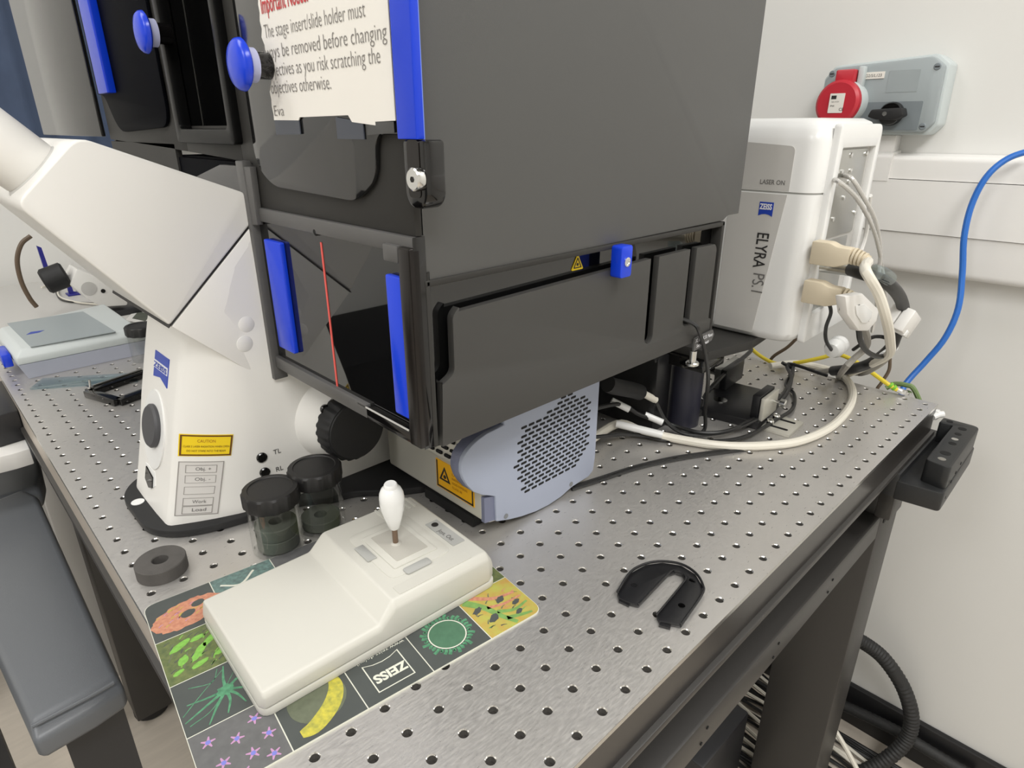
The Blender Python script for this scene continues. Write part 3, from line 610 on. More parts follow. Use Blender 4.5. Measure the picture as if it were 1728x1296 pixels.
text('PS.1', (EX - 0.8, pe[2].y + 1, pe[2].z), (0, 0, -1), (0, -1, 0), 20, 'ink_grey', lo_, width=pe[2].z - pe[3].z)
# recessed connector bay in the right flank
YB = EY - 0.2
bay = obj('connector_bay', prism(rp([(648, 140), (756, 140), (756, 334), (648, 330)]), 'y', EY - 0.6, EY + 1), 'light_grey', el)
obj('bay_frame', bev(ring_prism(rp([(638, 113, 5), (764, 117, 8), (764, 352, 12), (638, 352, 4)], 6), rp([(649, 146, 2), (752, 152, 2), (752, 328, 2), (652, 328, 2)], 6), 'y', EY - 7, EY + 1), 1.5), 'white_gloss', el)
obj('fibre_plate', prism(rect(652, 742, 232, 326, 2), 'y', EY - 2.4, EY - 0.5, 0.5), 'aluminium', el)
obj('lower_plate', prism(rect(662, 732, 140, 228, 2), 'y', EY - 1.6, EY - 0.5, 0.5), 'aluminium', el)
for u, v in ((1404, 264), (1436, 262), (1462, 259), (1397, 295), (1413, 291), (1420, 290), (1435, 288), (1393, 314), (1410, 312), (1432, 307), (1391, 341), (1423, 334), (1376, 378), (1405, 370), (1442, 359)):
    q = P(u, v, y=EY - 2.4)
    if 656 < q.x < 750: obj('panel_screw', lathe([(3, 0), (2.8, 1.4), (1.6, 2)], q, (0, -1, 0), 14), 'chrome', bay)
obj('base_shelf', prism(rp([(538, 60), (612, 44, 4), (640, 47, 4), (760, 60), (760, 300), (538, 300)]), 'z', 100, 111, 1), 'frame_black', el)

# pillar post carrying the shelf
po = thing('pillar_post', (566, 97, 0), 'thick dark metal pillar post standing under the white unit', 'post')
obj('post', lathe([(20, 0), (20, 86), (18.5, 88)], (566, 99, 0), n=40), 'post_navy', po)
obj('clamp', box(535, 584, 62, 118, 84, 99.9, 2), 'gloss_black', po)
tag(obj('black_upright', merge(box(512, 544, 108, 300, 0, 97, 1.5), box(505, 512, 108, 300, 93.5, 97, 0.5)), 'anodised'), 'upright black metal block standing beside the pillar post', 'block')

# ================================================================ optics mounts on the table behind the post
ob = thing('slotted_plate', (640, 80, 0), 'flat black base plate with slots bolted to the table', 'base plate')
obj('plate', prism(rp([(596, 110), (612, 20, 3), (720, 36, 3), (712, 116)]), 'z', 0, 11, 1), 'anodised', ob)
obj('washer', lathe([(9, 0), (9, 1), (5, 1.2)], (640, 88, 11), n=24), 'chrome', ob); obj('cap_screw', cyl((618, 100, 11), (0, 0, 1), 5, 6, 18, 1), 'chrome', ob)
def mount(name, label, x, y, rz, w, h, plate, mat2):
    t = thing(name, (x, y, 0), label, 'optics mount', 'clamping brackets')
    m = Matrix.Translation((x, y, 0)) @ Matrix.Rotation(math.radians(rz), 4, 'Z')
    obj('upright', xf(box(-w / 2, w / 2, -5, 5, 11, h, 1), m), 'anodised', t)
    obj('face_plate', xf(box(-w / 2, w / 2, -11, -6, 10, h - 2, 0.8), m), mat2, t)
    ft = obj('foot', xf(box(-w / 2 - 2, w / 2 + 2, -plate, -11, 0, 4, 0.6), m), mat2, t)
    for k in (-1, 1):
        obj('slot', xf(prism(rect(k * w * 0.28 - 2.4, k * w * 0.28 + 2.4, -plate + 6, -18, 2.3), 'z', 4, 4.3), m), 'pit_black', ft)
        obj('socket_screw', xf(lathe([(4.4, 0), (4.4, 5), (3.6, 6), (2.2, 6), (2.2, 4)], (k * w * 0.22, -17, 4), n=18), m), 'chrome', ft)
    obj('adjuster', xf(lathe([(2, 0), (2, 9), (5.5, 9), (5.5, 15), (4, 16)], (w * 0.15, -11, h * 0.68), (0, -1, 0), 20), m), 'chrome', t)
    if plate < 30: obj('silver_edge', xf(merge(box(-w / 2, w / 2, -12.2, -4, h - 2, h, 0.3), box(-w / 2 - 1, -w / 2 + 1, -12, -4, 11, h), box(w / 2 - 1, w / 2 + 1, -12, -4, 11, h)), m), 'aluminium', t)
    return t
mount('optics_mount', 'small black and bronze clamping bracket with chrome screws nearest the cable loop', 640, 32, 4, 46, 42, 46, 'champagne')
mount('optics_mount', 'black clamping plate with a hexagon bolt standing behind the flat base plate', 705, 108, 186, 62, 40, 20, 'anodised')
obj_bolt = tag(obj('hexagon_bolt', merge(cyl((742, 80, 22), (1, -0.1, 0), 3, 14, 12), cyl((752, 79, 22), (1, -0.1, 0), 6.5, 5, 6)), 'steel_dark'), 'loose dark hexagon bolt beside the black clamping plate', 'bolt') if False else None

# ================================================================ cables on and behind the table
def cable(name, label, pts, r, mat, n=8, rib=0, k=6, group=None): return tag(obj(name, tube(pts, r, n, k, True, rib), mat), label, 'cable', group)
T = lambda u, v, z: P(u, v, z=z)
wc = cable('cable', 'thick white cable curving in a wide loop across the table', [(372, 118, 20), T(1040, 716, 12), T(1085, 728, 9), T(1150, 742, 6), T(1220, 752, 5.5), T(1290, 752, 5.5), T(1350, 744, 5.5), T(1400, 722, 5.5), T(1430, 692, 5.5), T(1439, 665, 5.5), T(1430, 642, 5.5), T(1405, 626, 5.5), T(1370, 617, 6), T(1340, 613, 10), T(1300, 618, 8)], 5.2, 'cable_white', 10)
cable('cable', 'thin black wire running flat along the table from the blue-grey module', [T(965, 826, 2), T(1010, 812, 2), T(1070, 792, 2), T(1130, 778, 2), T(1190, 768, 2), T(1262, 758, 2)], 1.7, 'cable_black')
cable('cable', 'second thin black wire lying along the first from the module', [T(968, 820, 2), T(1012, 806, 2), T(1075, 786, 2), T(1135, 772, 2), T(1195, 763, 2), T(1250, 757, 2)], 1.5, 'cable_black')
b1 = [T(1330, 616, 14), T(1335, 640, 10), T(1326, 668, 9), T(1300, 696, 9), T(1265, 716, 9), T(1220, 732, 7)]
cable('cable', 'black cable with a moulded strain relief swept round the loop', [P(1078, 661, y=117), P(1092, 668, y=114), P(1106, 678, y=110), T(1125, 712, 16), T(1160, 733, 6)] + [p + Vector((0, 0, 2)) for p in reversed(b1)] + [(820, 20, 16)], 2.6, 'cable_black')
cable('cable', 'black cable with white flags passing the foot of the post', [(374, 140, 52), T(1040, 682, 44), T(1080, 700, 26), T(1130, 716, 12), T(1180, 730, 10), T(1225, 728, 11), T(1262, 712, 11), T(1300, 688, 11), T(1328, 655, 10), T(1338, 625, 9), T(1320, 612, 20)], 2.6, 'cable_black')
cable('cable', 'black cable bundled beside the others at the back of the loop', [(374, 132, 30), T(1060, 733, 8), T(1120, 742, 4), T(1200, 745, 5), T(1260, 736, 7), T(1310, 708, 6), T(1337, 690, 4), T(1340, 665, 4), T(1326, 650, 5), T(1336, 630, 9), T(1340, 614, 16)], 2.4, 'cable_black')
def sleeve(label, a, b, r, mat):
    return tag(obj('cable_flag', tube([a, (a + b) / 2, b], r, 12, 2), mat), label, 'cable label', 'cable flags')
sleeve('white printed flag on the black cable nearest the module', P(1080, 661, y=116), P(1106, 675, y=110), 4.4, 'cable_white')
sleeve('white flag on the black cable beside the post foot', T(1032, 676, 46), T(1062, 691, 36), 4.2, 'white_gloss')
sleeve('white flag with clear wrap lower on the same black cable', T(1088, 700, 24), T(1118, 713, 16), 4.2, 'white_gloss')
sleeve('long white flag with a black stripe on the lowest black cable', T(1040, 715, 19), T(1118, 734, 12), 4.6, 'white_gloss')
tag(obj('cable_plug', tube([P(1026, 648, y=122), P(1036, 652, y=121), P(1066, 658, y=118), P(1080, 662, y=117)], 9.5, 18, 3), 'dark_rubber'), 'black moulded cable plug leaving the blue-grey module', 'plug')
cable('cable', 'thin black cable coming out of the door slot and curling round the post', [(447, 44, 172), (452, 34, 168), P(1180, 560, y=30), P(1191, 600, y=40), P(1195, 640, y=45), P(1190, 690, y=60), (556, 62, 6), (536, 66, 3)], 2.2, 'cable_black')
cable('cable', 'stiff black cable crossing in front of the optics mounts', [T(1268, 590, 40), T(1262, 597, 40), T(1230, 624, 36), T(1204, 650, 30), T(1188, 672, 16), T(1180, 700, 4)], 3, 'cable_black')

# cables of the white unit
def dsub(label, u0, v0, u1, v1, yb):
    a = P(u0, v0, y=yb); b = P(u1, v1, y=yb); h = abs(a.z - b.z) * 0.92; x0, x1 = min(a.x, b.x), max(a.x, b.x); zc = (a.z + b.z) / 2
    t = thing('data_plug', ((x0 + x1) / 2, yb - 20, zc - h / 2), label, 'plug', 'beige data plugs')
    hood = prism(rp([(EY - 3, zc - h / 2), (EY - 3, zc + h / 2), (EY - 22, zc + h / 2, 3), (EY - 30, zc + h * 0.36, 3), (EY - 44, zc + h * 0.34), (EY - 44, zc - h * 0.3), (EY - 30, zc - h / 2, 3)]), 'x', x0, x0 + 17, 2)
    obj('hood', hood, 'plug_beige', t)
    obj('strain_relief', merge(*[lathe([(9 - k * 0.5, 0), (9 - k * 0.5, 2.2)], (x0 + 8.5, EY - 45 - k * 3.6, zc + h * 0.02 - k * 0.8), (0, -1, -0.15), 18) for k in range(4)], cyl((x0 + 8.5, EY - 44, zc), (0, -1, -0.15), 5.5, 17, 14)), 'plug_beige', t)
    return Vector((x0 + 8.5, EY - 60, zc - 3))
e1 = dsub('beige data plug on the white unit above the grey one', 1366, 404, 1366, 444, EY); e2 = dsub('lower beige data plug under the black cable end', 1352, 470, 1352, 508, EY)
cable('cable', 'cream cable arching from the upper beige plug', [e1 + Vector((0, 6, 1)), e1, P(1460, 455, y=-80), P(1482, 495, y=-92), P(1496, 540, y=-98), P(1502, 575, y=-92), P(1500, 598, y=-76), P(1470, 615, y=-40), P(1430, 632, z=6)], 5, 'cable_white', 10)
cable('cable', 'short cream cable from the lower beige plug to the adapter', [e2 + Vector((0, 6, 1)), e2, P(1428, 505, y=-62), P(1440, 512, y=-62)], 4.4, 'cable_white', 10)
ad = thing('adapter', (705, -70, 140), 'white square cable adapter with cut corners hanging by the lower plug', 'adapter')
ac = [P(u, v, y=-66) for u, v in ((1412, 498), (1442, 493), (1470, 520), (1466, 540), (1452, 556), (1436, 556), (1416, 528))]
obj('shell', prism([(p.x, p.z) for p in ac], 'y', -74, -64, 1.5), 'white_pvc', ad)
obj('raised_field', prism([((p.x * 0.5 + 0.5 * sum(q.x for q in ac) / 7), p.z * 0.5 + 0.5 * sum(q.z for q in ac) / 7) for p in ac], 'y', -75, -74, 0.4), 'white_gloss', ad)
for u, v in ((1449, 516), (1460, 532)): 
    q = P(u, v, y=-74.2); obj('vent', box(q.x - 2, q.x + 2, -74.6, -73.8, q.z - 1, q.z + 1), 'ink', ad)
for u, v in ((1414, 526), (1464, 545)): text('A', P(u, v, y=-74.4), (1, 0, 0.2), (0, 0, 1), 5, 'ink', ad)
cable('cable', 'thick black cable bending down into the white ferrite block', [P(1432, 454, y=-32), P(1448, 459, y=-46), P(1472, 467, y=-60), P(1500, 480, y=-70), P(1520, 505, y=-72), P(1524, 535, y=-72), P(1512, 565, y=-70), P(1500, 590, y=-64), P(1470, 612, y=-40), P(1440, 622, y=-20), P(1405, 626, y=10)], 7, 'cable_black', 12)
tag(obj('cable_flag', tube([P(1474, 458, y=-68), P(1488, 462, y=-74), P(1500, 470, y=-76)], 7.6, 12, 2), 'glass_sheet'), 'clear flag wrapped on the thick black cable', 'cable label')
tag(obj('connector', tube([P(1378, 447, y=EY - 2), P(1400, 450, y=-12), P(1434, 455, y=-34)], 7.2, 20, 3), 'aluminium'), 'round metal connector between the two beige plugs', 'connector')
fe = thing('ferrite_block', (740, -72, 70), 'white clip-on ferrite block on the thick black cable', 'ferrite')
FQ = P(1521, 541, y=-72); FM = Matrix.Translation(FQ) @ Matrix.Rotation(math.radians(26), 4, 'Y') @ Matrix.Rotation(math.radians(14), 4, 'X')
obj('lower_half', xf(box(-20, 20, -13, -0.4, -14, 14, 1.6), FM), 'white_pvc', fe)
obj('upper_half', xf(box(-20, 20, 0.4, 13, -14, 14, 1.6), FM), 'white_pvc', fe)
obj('latch', xf(box(-6, 6, -14.2, 14.2, -15.4, -8, 0.8), FM), 'white_gloss', fe)
obj('cable_hole', xf(cyl((0, 0, 13.4), (0, 0, 1), 8.6, 1.2, 20), FM), 'pit_black', fe)
cable('cable', 'thin black cable looping from the lower plug to the round ferrite', [(690, EY - 3, 152), P(1398, 512, y=-12), P(1402, 528, y=-14), P(1394, 552, y=-14), P(1394, 574, y=-14), P(1404, 592, y=-14)], 2.2, 'cable_black')
rf = thing('round_ferrite', (730, -14, 60), 'white round ferrite bead hanging on the thin black cable', 'ferrite')
q = P(1402, 593, y=-14); obj('bead', lathe([(3, 0), (9, 1.5), (12, 8), (12, 13), (9, 15), (12, 17), (12, 24), (8, 31), (3, 34)], q, (1, -0.05, 0.18), 24), 'white_gloss', rf)
cable('cable', 'black cable hanging in a tight curve with a white flag', [P(1449, 556, y=-68), P(1452, 575, y=-68), P(1462, 592, y=-68), P(1478, 601, y=-68), P(1492, 600, y=-68), P(1503, 588, y=-68)], 3, 'cable_black')
tag(obj('cable_flag', tube([P(1490, 600, y=-68), P(1500, 593, y=-68), P(1509, 587, y=-68)], 4.6, 12, 2), 'white_gloss'), 'white flag at the end of the tightly curved black cable', 'cable label')
cable('cable', 'black cable reaching across from the round ferrite to the bundle', [P(1440, 590, y=-14), P(1468, 571, y=-40), P(1485, 568, y=-55), P(1500, 572, y=-60)], 2.4, 'cable_black')
cable('cable', 'grey cable dropping from the adapter to the table', [P(1458, 552, y=-64), P(1464, 575, y=-56), P(1458, 590, y=-48), P(1440, 606, y=-40), P(1425, 622, y=-34), P(1415, 636, z=4)], 4, 'cable_grey')
cable('cable', 'grey cable sagging behind the table beneath the ferrite', [P(1380, 628, z=6), P(1420, 624, z=20), P(1455, 630, z=10), P(1490, 610, y=-60), P(1504, 590, y=-66)], 4.2, 'cable_grey')
cable('cable', 'thin brown cable dangling behind the corner of the table', [P(1502, 605, x=900), P(1500, 625, x=900), P(1488, 645, x=895), P(1478, 662, x=890), (890, -30, -60)], 2.4, 'cable_brown')
cable('cable', 'thin dark cable rising behind the white unit', [P(1355, 560, x=890), P(1330, 585, x=885), P(1300, 608, x=880), (880, 120, -40)], 2.6, 'cable_brown')
for k, (a, lab_) in enumerate((((1403, 302), 'ribbed steel fibre conduit from the left port of the panel'), ((1424, 296), 'ribbed steel fibre conduit from the right port of the panel'))):
    dx = k * 9
    cable('fibre_conduit', lab_, [P(a[0], a[1], y=EY - 2), P(a[0] + 14, a[1] + 6, y=EY - 16), P(1446 + dx, 335 - k * 6, y=-22), P(1470 + dx * 0.7, 378 - k * 8, y=-26), P(1483 + dx * 0.3, 420, y=-26), P(1491 - dx, 470, y=-24), P(1497 - dx * 2, 520, y=-20), P(1499 - dx * 3, 560, y=-16)], 2.4, 'steel_flex', 10, 0.08, 14)
cable('cable', 'white cable drooping behind the right edge of the white unit', [P(1468, 330, y=0), P(1462, 390, y=8), P(1450, 430, y=10), P(1442, 450, y=10)], 3, 'white_pvc')
ew = thing('earth_wire', P(1520, 660, z=0), 'yellow earth wire with green bands ending in a lug on the table corner', 'wire')
obj('wire', tube([P(1258, 580, x=850), P(1285, 602, x=850), P(1312, 614, x=850), P(1345, 612, x=850), P(1385, 604, x=855), P(1412, 598, x=860), P(1440, 608, x=860), P(1470, 628, x=858), P(1498, 648, x=852), P(1514, 658, z=8)], 3.0, 10), 'cable_yellow', ew)
for t_ in (0.2, 0.55): 
    a, b = P(1498, 646, x=852), P(1514, 658, z=8); q = a.lerp(b, t_); obj('green_band', cyl(q, b - a, 4.2, 3.6, 14), 'cable_green', ew)
obj('lug', merge(tube([P(1513, 657, z=8), P(1522, 661, z=6), P(1528, 663, z=4)], 4, 10), lathe([(6, 0), (6, 3), (3.4, 3.2)], P(1530, 664, z=0.5), n=18)), 'chrome', ew)
cable('cable', 'dull green cable loop behind the earth lug', [P(1495, 655, x=880), P(1510, 648, x=885), P(1530, 650, x=885), P(1543, 658, x=885), (885, -98, -30)], 3.6, 'cable_olive')

# ================================================================ joystick controller on the printed mat
JA = -2.5
jc = thing('joystick_controller', (85, 100, 1.5), 'cream joystick control box lying on the printed mouse mat', 'controller')
JO = Vector((-12, 44.5, 1.5)); JM = Matrix.Translation(JO) @ Matrix.Rotation(math.radians(JA), 4, 'Z')
def J(bm): return xf(bm, JM)
obj('bottom_shell', J(prism(rect(0, 196, 0, 117, 9), 'z', 0, 6.4, 1)), 'cream_plastic', jc)
def jshell():
    bm = nbm(); sec = [(0.4, 0.4, 19), (88, 88, 22), (101, 101, 35.5), (190, 190, 33), (196, 196, 27)]
    xs = [0, 3, 88, 101, 188, 196]; zt = [13, 20.5, 22, 36, 34.5, 22]
    rings = []
    for x, z in zip(xs, zt):
        ins = 5 if x in (0, 196) else 0; c = 4 if z < 30 else 6
        rings.append([(x, ins, 6.8), (x, 117 - ins, 6.8), (x, 117 - ins, z - c), (x, 117 - ins - c * 0.7, z), (x, ins + c * 0.7, z), (x, ins, z - c)])
    b_ = loft(rings); return bev(b_, 2.2, 3, 20)
obj('top_shell', J(jshell()), 'cream_plastic', jc, sharp=45)
def jz(x): return 36 - (x - 101) * 0.0172
def jplate(name, poly, lo, hi, mat, b=0):
    bm = prism(poly, 'z', 0, 1, 0)
    for v in bm.verts: v.co.z = jz(v.co.x) + (hi if v.co.z > 0.5 else lo)
    return obj(name, J(bev(bm, b)), mat, jc)
jplate('raised_field', rect(112, 168, 22, 92, 8), -0.5, 0.5, 'cream_plastic', 0.3)
jplate('gate', rect(120, 160, 31, 82, 2), 0, 1.6, 'cream_plastic', 0.5)
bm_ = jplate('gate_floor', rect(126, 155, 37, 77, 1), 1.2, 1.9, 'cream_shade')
jplate('grey_button', rect(109, 117, 52, 74, 0.8), 0.2, 1.8, 'grey_plastic', 0.6); jplate('grey_button', rect(124, 147, 19, 27, 2.5), 0.2, 1.8, 'grey_plastic', 0.6)
jplate('front_panel', rect(108, 175, 5, 15, 1), -0.2, 0.35, 'cream_plastic')
lo2 = jplate('status_label', rect(172, 184, 26, 66, 1), 0.1, 0.5, 'grey_plastic')
obj('led', J(cyl((178, 60, jz(178) + 0.4), (0, 0, 1), 3, 0.5, 18)), 'ink', jc)
tb_ = text('Joys. Out', (0, 0, 0), (0, -1, 0), (1, 0, 0), 6, 'ink_grey', jc, width=19, lift=0)
WLb = WL[tb_.name]; mv = JM @ Vector((175.5, 51, jz(176) + 0.8)); tb_.location = (mv - WL[jc.name] + Vector((0, -9, 0))) * S
for k in range(7): jplate('grip_rib', rect(150 + k * 5.2, 152 + k * 5.2, 96, 113, 0.5), -0.3, 0.5, 'cream_plastic')
jb = JM @ Vector((138, 58, 36)); jt = P(659, 818, z=96.5) ; ax = (jt - jb).normalized(); hh = (jt - jb).length
stk = obj('stick', lathe([(2.3, 0), (2.3, 24)], jb, ax, 16), 'stick_bronze', jc)
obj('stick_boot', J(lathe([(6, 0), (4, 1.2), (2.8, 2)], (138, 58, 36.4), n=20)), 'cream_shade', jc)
kb = obj('stick_knob', lathe([(3.6, 17), (4.4, 18), (7.2, 28), (9.3, 37), (9.9, 43), (9.7, 45), (9.9, 46), (9.4, 51), (7.8, 55), (5.4, 57.2), (5.2, 59.5), (4.4, 60.5), (2, 60.3)], jb, ax, 48, 12, (2, 4)), 'white_gloss', jc)

# mouse mat with fluorescence pictures, five by four cells
mt = thing('mouse_mat', (70, 100, 0), 'dark mouse mat printed with coloured cell pictures under the controller', 'mouse mat')
MO = Vector((-57, 16.6, 0)); MM = Matrix.Translation(MO) @ Matrix.Rotation(math.radians(-6.3), 4, 'Z')
CW, CH = 49.6, 48.6
def Mx(bm): return xf(bm, MM)
obj('mat_sheet', Mx(prism(rect(0, 5 * CW, 0, 4 * CH, 9), 'z', 0, 1.2)), 'mat_line', mt)
cellm = {(0, 0): 'mat_grey', (0, 1): 'mat_dark', (0, 2): 'mat_olive', (0, 3): 'mat_dark', (1, 0): 'mat_dark', (2, 0): 'mat_dark', (3, 0): 'mat_dark', (4, 0): 'mat_fibre', (1, 3): 'mat_teal', (2, 3): 'mat_grey', (4, 1): 'mat_olive', (3, 3): 'mat_olive', (4, 3): 'mat_dark'}
def cellbox(i, j):
    g = 0.4; a, b, c, d = i * CW + g, (i + 1) * CW - g, j * CH + g, (j + 1) * CH - g
    return rp([(a, c, 9 if (i, j) == (0, 0) else 0), (b, c, 9 if (i, j) == (4, 0) else 0), (b, d, 9 if (i, j) == (4, 3) else 0), (a, d, 9 if (i, j) == (0, 3) else 0)])
for i in range(5):
    for j in range(4):
        if (i, j) in cellm: obj('picture', Mx(prism(cellbox(i, j), 'z', 1.2, 1.35)), cellm[(i, j)], mt)
def shape(poly, mat, z=1.4): return obj('print', Mx(prism(poly, 'z', z - 0.05, z + 0.03)), mat, mt)
def blob(cx, cy, rx, ry, n=40, jag=0.06, rot=0, seed=0):
    rnd = random.Random(seed); out = []
    for k in range(n):
        a = 2 * math.pi * k / n; q = 1 + rnd.uniform(-jag, jag); x, y = rx * q * math.cos(a), ry * q * math.sin(a)
        out.append((cx + x * math.cos(rot) - y * math.sin(rot), cy + x * math.sin(rot) + y * math.cos(rot)))
    return out
def stroke(pts, w0, w1, mat, z=1.4, taper=False):
    c = curve([(x, y, 0) for x, y in pts], 5); L_, R_ = [], []
    for i, p in enumerate(c):
        d = (c[min(i + 1, len(c) - 1)] - c[max(i - 1, 0)]).normalized(); n = Vector((-d.y, d.x, 0)); w_ = (w0 + (w1 - w0) * i / (len(c) - 1)) * (math.sin(math.pi * (0.06 + 0.88 * i / (len(c) - 1))) ** 0.5 if taper else 1)
        L_.append(p + n * w_); R_.append(p - n * w_)
    bm = nbm(); A = [bm.verts.new((p.x, p.y, z)) for p in L_]; B = [bm.verts.new((p.x, p.y, z)) for p in R_]
    for i in range(len(A) - 1): bm.faces.new((A[i], A[i + 1], B[i + 1], B[i]))
    return obj('print', Mx(bm), mat, mt)
shape(blob(27, 3 * CH + 21, 27, 15, 60, 0.05, 0.2, 1), 'mat_orange'); shape(blob(27, 3 * CH + 20, 5.5, 4, 24, 0.04, 0.3, 2), 'mat_dark', 1.48); shape(blob(36, 3 * CH + 28, 5, 3.6, 24, 0.04, 0.3, 3), 'mat_dark', 1.48)
for k, (x, y, a, b_, r) in enumerate(((14, 36, 8, 3, .5), (26, 37, 5, 2.4, .2), (13, 20, 5, 3, 1), (24, 22, 9, 3, .9), (33, 30, 7, 2.6, .8), (38, 14, 6, 2.6, .4), (22, 10, 6, 2.4, .3), (42, 30, 4, 2.2, 1.1), (8, 10, 4, 2, .4))): shape(blob(x, 2 * CH + y, a, b_, 20, 0.12, r, k), 'mat_lime')
nb = (30, CH + 24); shape(blob(*nb, 6, 4.6, 18, 0.2, 0.3, 8), 'mat_green')
for q in (((-28, -12), (-14, -6)), ((-16, -22), (-8, -10)), ((4, 22), (1, 10)), ((-4, -20), (0, -10)), ((8, -18), (5, -8)), ((18, -10), (8, -4)), ((17, 8), (8, 5)), ((-24, 2), (-10, 0))):
    stroke([nb, (nb[0] + q[1][0], nb[1] + q[1][1]), (nb[0] + q[0][0], nb[1] + q[0][1])], 1.3, 0.4, 'mat_green')
for k, (x, y) in enumerate(((10, 38), (25, 30), (38, 38), (14, 18), (30, 14), (42, 22), (6, 6), (22, 4), (40, 6))):
    for m in range(5):
        a = m * 1.2566 + k; stroke([(x, y), (x + 2.2 * math.cos(a), y + 2.2 * math.sin(a)), (x + 4.4 * math.cos(a), y + 4.4 * math.sin(a))], 1.1, 0.4, 'mat_pink')
    shape(blob(x, y, 1.6, 1.6, 10, 0.1, 0, k), 'mat_violet', 1.46)
shape(blob(CW + 26, 28, 19, 19, 40, 0.01), 'mat_haze'); stroke([(CW + 8, 8), (CW + 18, 9), (CW + 32, 18), (CW + 40, 30), (CW + 41, 42)], 6.6, 5, 'mat_yellow', 1.47, True)
rm = random.Random(5)
for k in range(46): x, y, a = rm.uniform(3, 46), 2 * CH + rm.uniform(3, 45), rm.uniform(0.2, 1.2); stroke([(x, y), (x + 2.4 * math.cos(a), y + 2.4 * math.sin(a) + 0.4), (x + 4.6 * math.cos(a), y + 4.6 * math.sin(a))], 0.5, 0.3, rm.choice(('mat_haze', 'mat_dark', 'mat_lime')), 1.39)
for k in range(34):
    a = rm.uniform(0, 6.28); r_ = rm.uniform(3, 24); x, y = 27 + r_ * math.cos(a), 3 * CH + 21 + 0.5 * r_ * math.sin(a); stroke([(x, y), (x + 1.6, y + 1.4), (x + 3.4, y + 1.8)], 0.35, 0.2, rm.choice(('mat_pink', 'mat_yellow')), 1.5)
for k in range(26): x, y, a = 4 * CW + rm.uniform(4, 42), rm.uniform(5, 42), rm.uniform(-0.6, 1.2); stroke([(x, y), (x + 2.5 * math.cos(a), y + 2.5 * math.sin(a) + 0.5), (x + 5 * math.cos(a), y + 5 * math.sin(a))], 0.6, 0.2, rm.choice(('mat_haze', 'mat_orange', 'mat_fibre_green', 'mat_dark')), 1.4)
for p_ in (((2, 18), (16, 30), (34, 44)), ((4, 8), (20, 14), (38, 36)), ((10, 40), (24, 36), (30, 46))): stroke([(x, CH + y) for x, y in p_], 0.35, 0.2, 'mat_green', 1.39)
zc_ = (2 * CW + 25, 20)
fr_o = [(zc_[0] - 14, 7), (zc_[0] + 14, 7), (zc_[0] + 14, 34), (zc_[0] + 7, 31.4), (zc_[0], 30.6), (zc_[0] - 7, 31.4), (zc_[0] - 14, 34)]
fr_i = [(zc_[0] + (x - zc_[0]) * 0.94, 20 + (y - 20) * 0.94) for x, y in fr_o]
obj('print', Mx(ring_prism(fr_o, fr_i, 'z', 1.36, 1.42)), 'mat_line', mt)
zt2 = MM @ Vector((zc_[0] + 12.5, 21.5, 1.42)); rdir = MM.to_3x3() @ Vector((-1, 0, 0)); udir = MM.to_3x3() @ Vector((0, -1, 0))
text('ZEISS', zt2, rdir, udir, 10.5, 'mat_line', mt, width=25, bold=0.04, lift=0.02)
text('www.zeiss.de/mikro', MM @ Vector((zc_[0] + 22, 39.5, 1.42)), rdir, udir, 4.4, 'mat_line', mt, width=44, lift=0.02)
rc_ = (3 * CW + 26, 24)
obj('print', Mx(ring_prism(circ(*rc_, 14.5, 40), circ(*rc_, 13.6, 40), 'z', 1.42, 1.48)), 'mat_line', mt)
shape(circ(*rc_, 13.8, 40), 'mat_cell', 1.42)
for k in range(34):
    a = 2 * math.pi * k / 34; r1 = 19 + 2 * math.sin(k * 2.3); stroke([(rc_[0] + 15 * math.cos(a), rc_[1] + 15 * math.sin(a)), (rc_[0] + 17 * math.cos(a + 0.05), rc_[1] + 17 * math.sin(a + 0.05)), (rc_[0] + r1 * math.cos(a), rc_[1] + r1 * math.sin(a))], 1.0, 1.3, 'mat_green')
for k, (w0, p_) in enumerate(((3.4, ((4, 44), (14, 30), (20, 14), (26, 2))), (2.4, ((10, 46), (26, 34), (44, 30))), (2, ((20, 20), (32, 14), (46, 16))), (1.6, ((16, 28), (30, 24), (46, 24))), (2, ((22, 10), (34, 6), (42, 4))))): stroke([(4 * CW + x, y) for x, y in p_], w0, w0 * 0.5, 'mat_fibre_green' if k % 2 == 0 else 'mat_orange', 1.42)
for x, y, r in ((30, 30, 2.6), (38, 20, 2.2), (14, 16, 3), (8, 30, 2.6), (34, 10, 2)): shape(blob(4 * CW + x, y, r * 1.8, r, 14, 0.2, 0.4, int(x)), 'mat_dark', 1.44)
stroke([(CW + 6, 3 * CH + 38), (CW + 20, 3 * CH + 30), (CW + 34, 3 * CH + 42)], 1, 1, 'mat_line'); 

# ================================================================ small things on the table
def jar(label, x, y, h, ring_h, nrings, group='screw-top jars'):
    t = thing('specimen_jar', (x, y, 0), label, 'jar', group)
    obj('jar_body', lathe([(20, 0), (22.5, 1), (22.5, h - 14), (21, h - 12.4)], (x, y, 0.2), n=40), 'clear_plastic', t)
    l = obj('screw_lid', lathe([(24, h - 15), (24.5, h - 13), (24.5, h - 2.2), (23, h - 0.4), (19, h), (18.4, h - 0.8), (0.1, h - 0.8)], (x, y, 0), n=96, ridge=24, rr=(0, 2)), 'jar_lid', t)
    for k in range(nrings):
        q = obj('foam_ring', lathe([(6, 0), (18, 0), (18.2, 0.6), (18.2, ring_h - 0.6), (17.6, ring_h), (6, ring_h), (6, 0)], (x, y, 2.4 + k * (ring_h + 0.8)), n=36), 'foam_dark', t)
jar('clear jar with ribbed black lid holding two dark foam rings beside the controller', 79, 213, 61, 11.5, 2)
jar('clear jar with ribbed black lid nearly empty behind the fuller jar', 123, 216, 64, 9, 1)
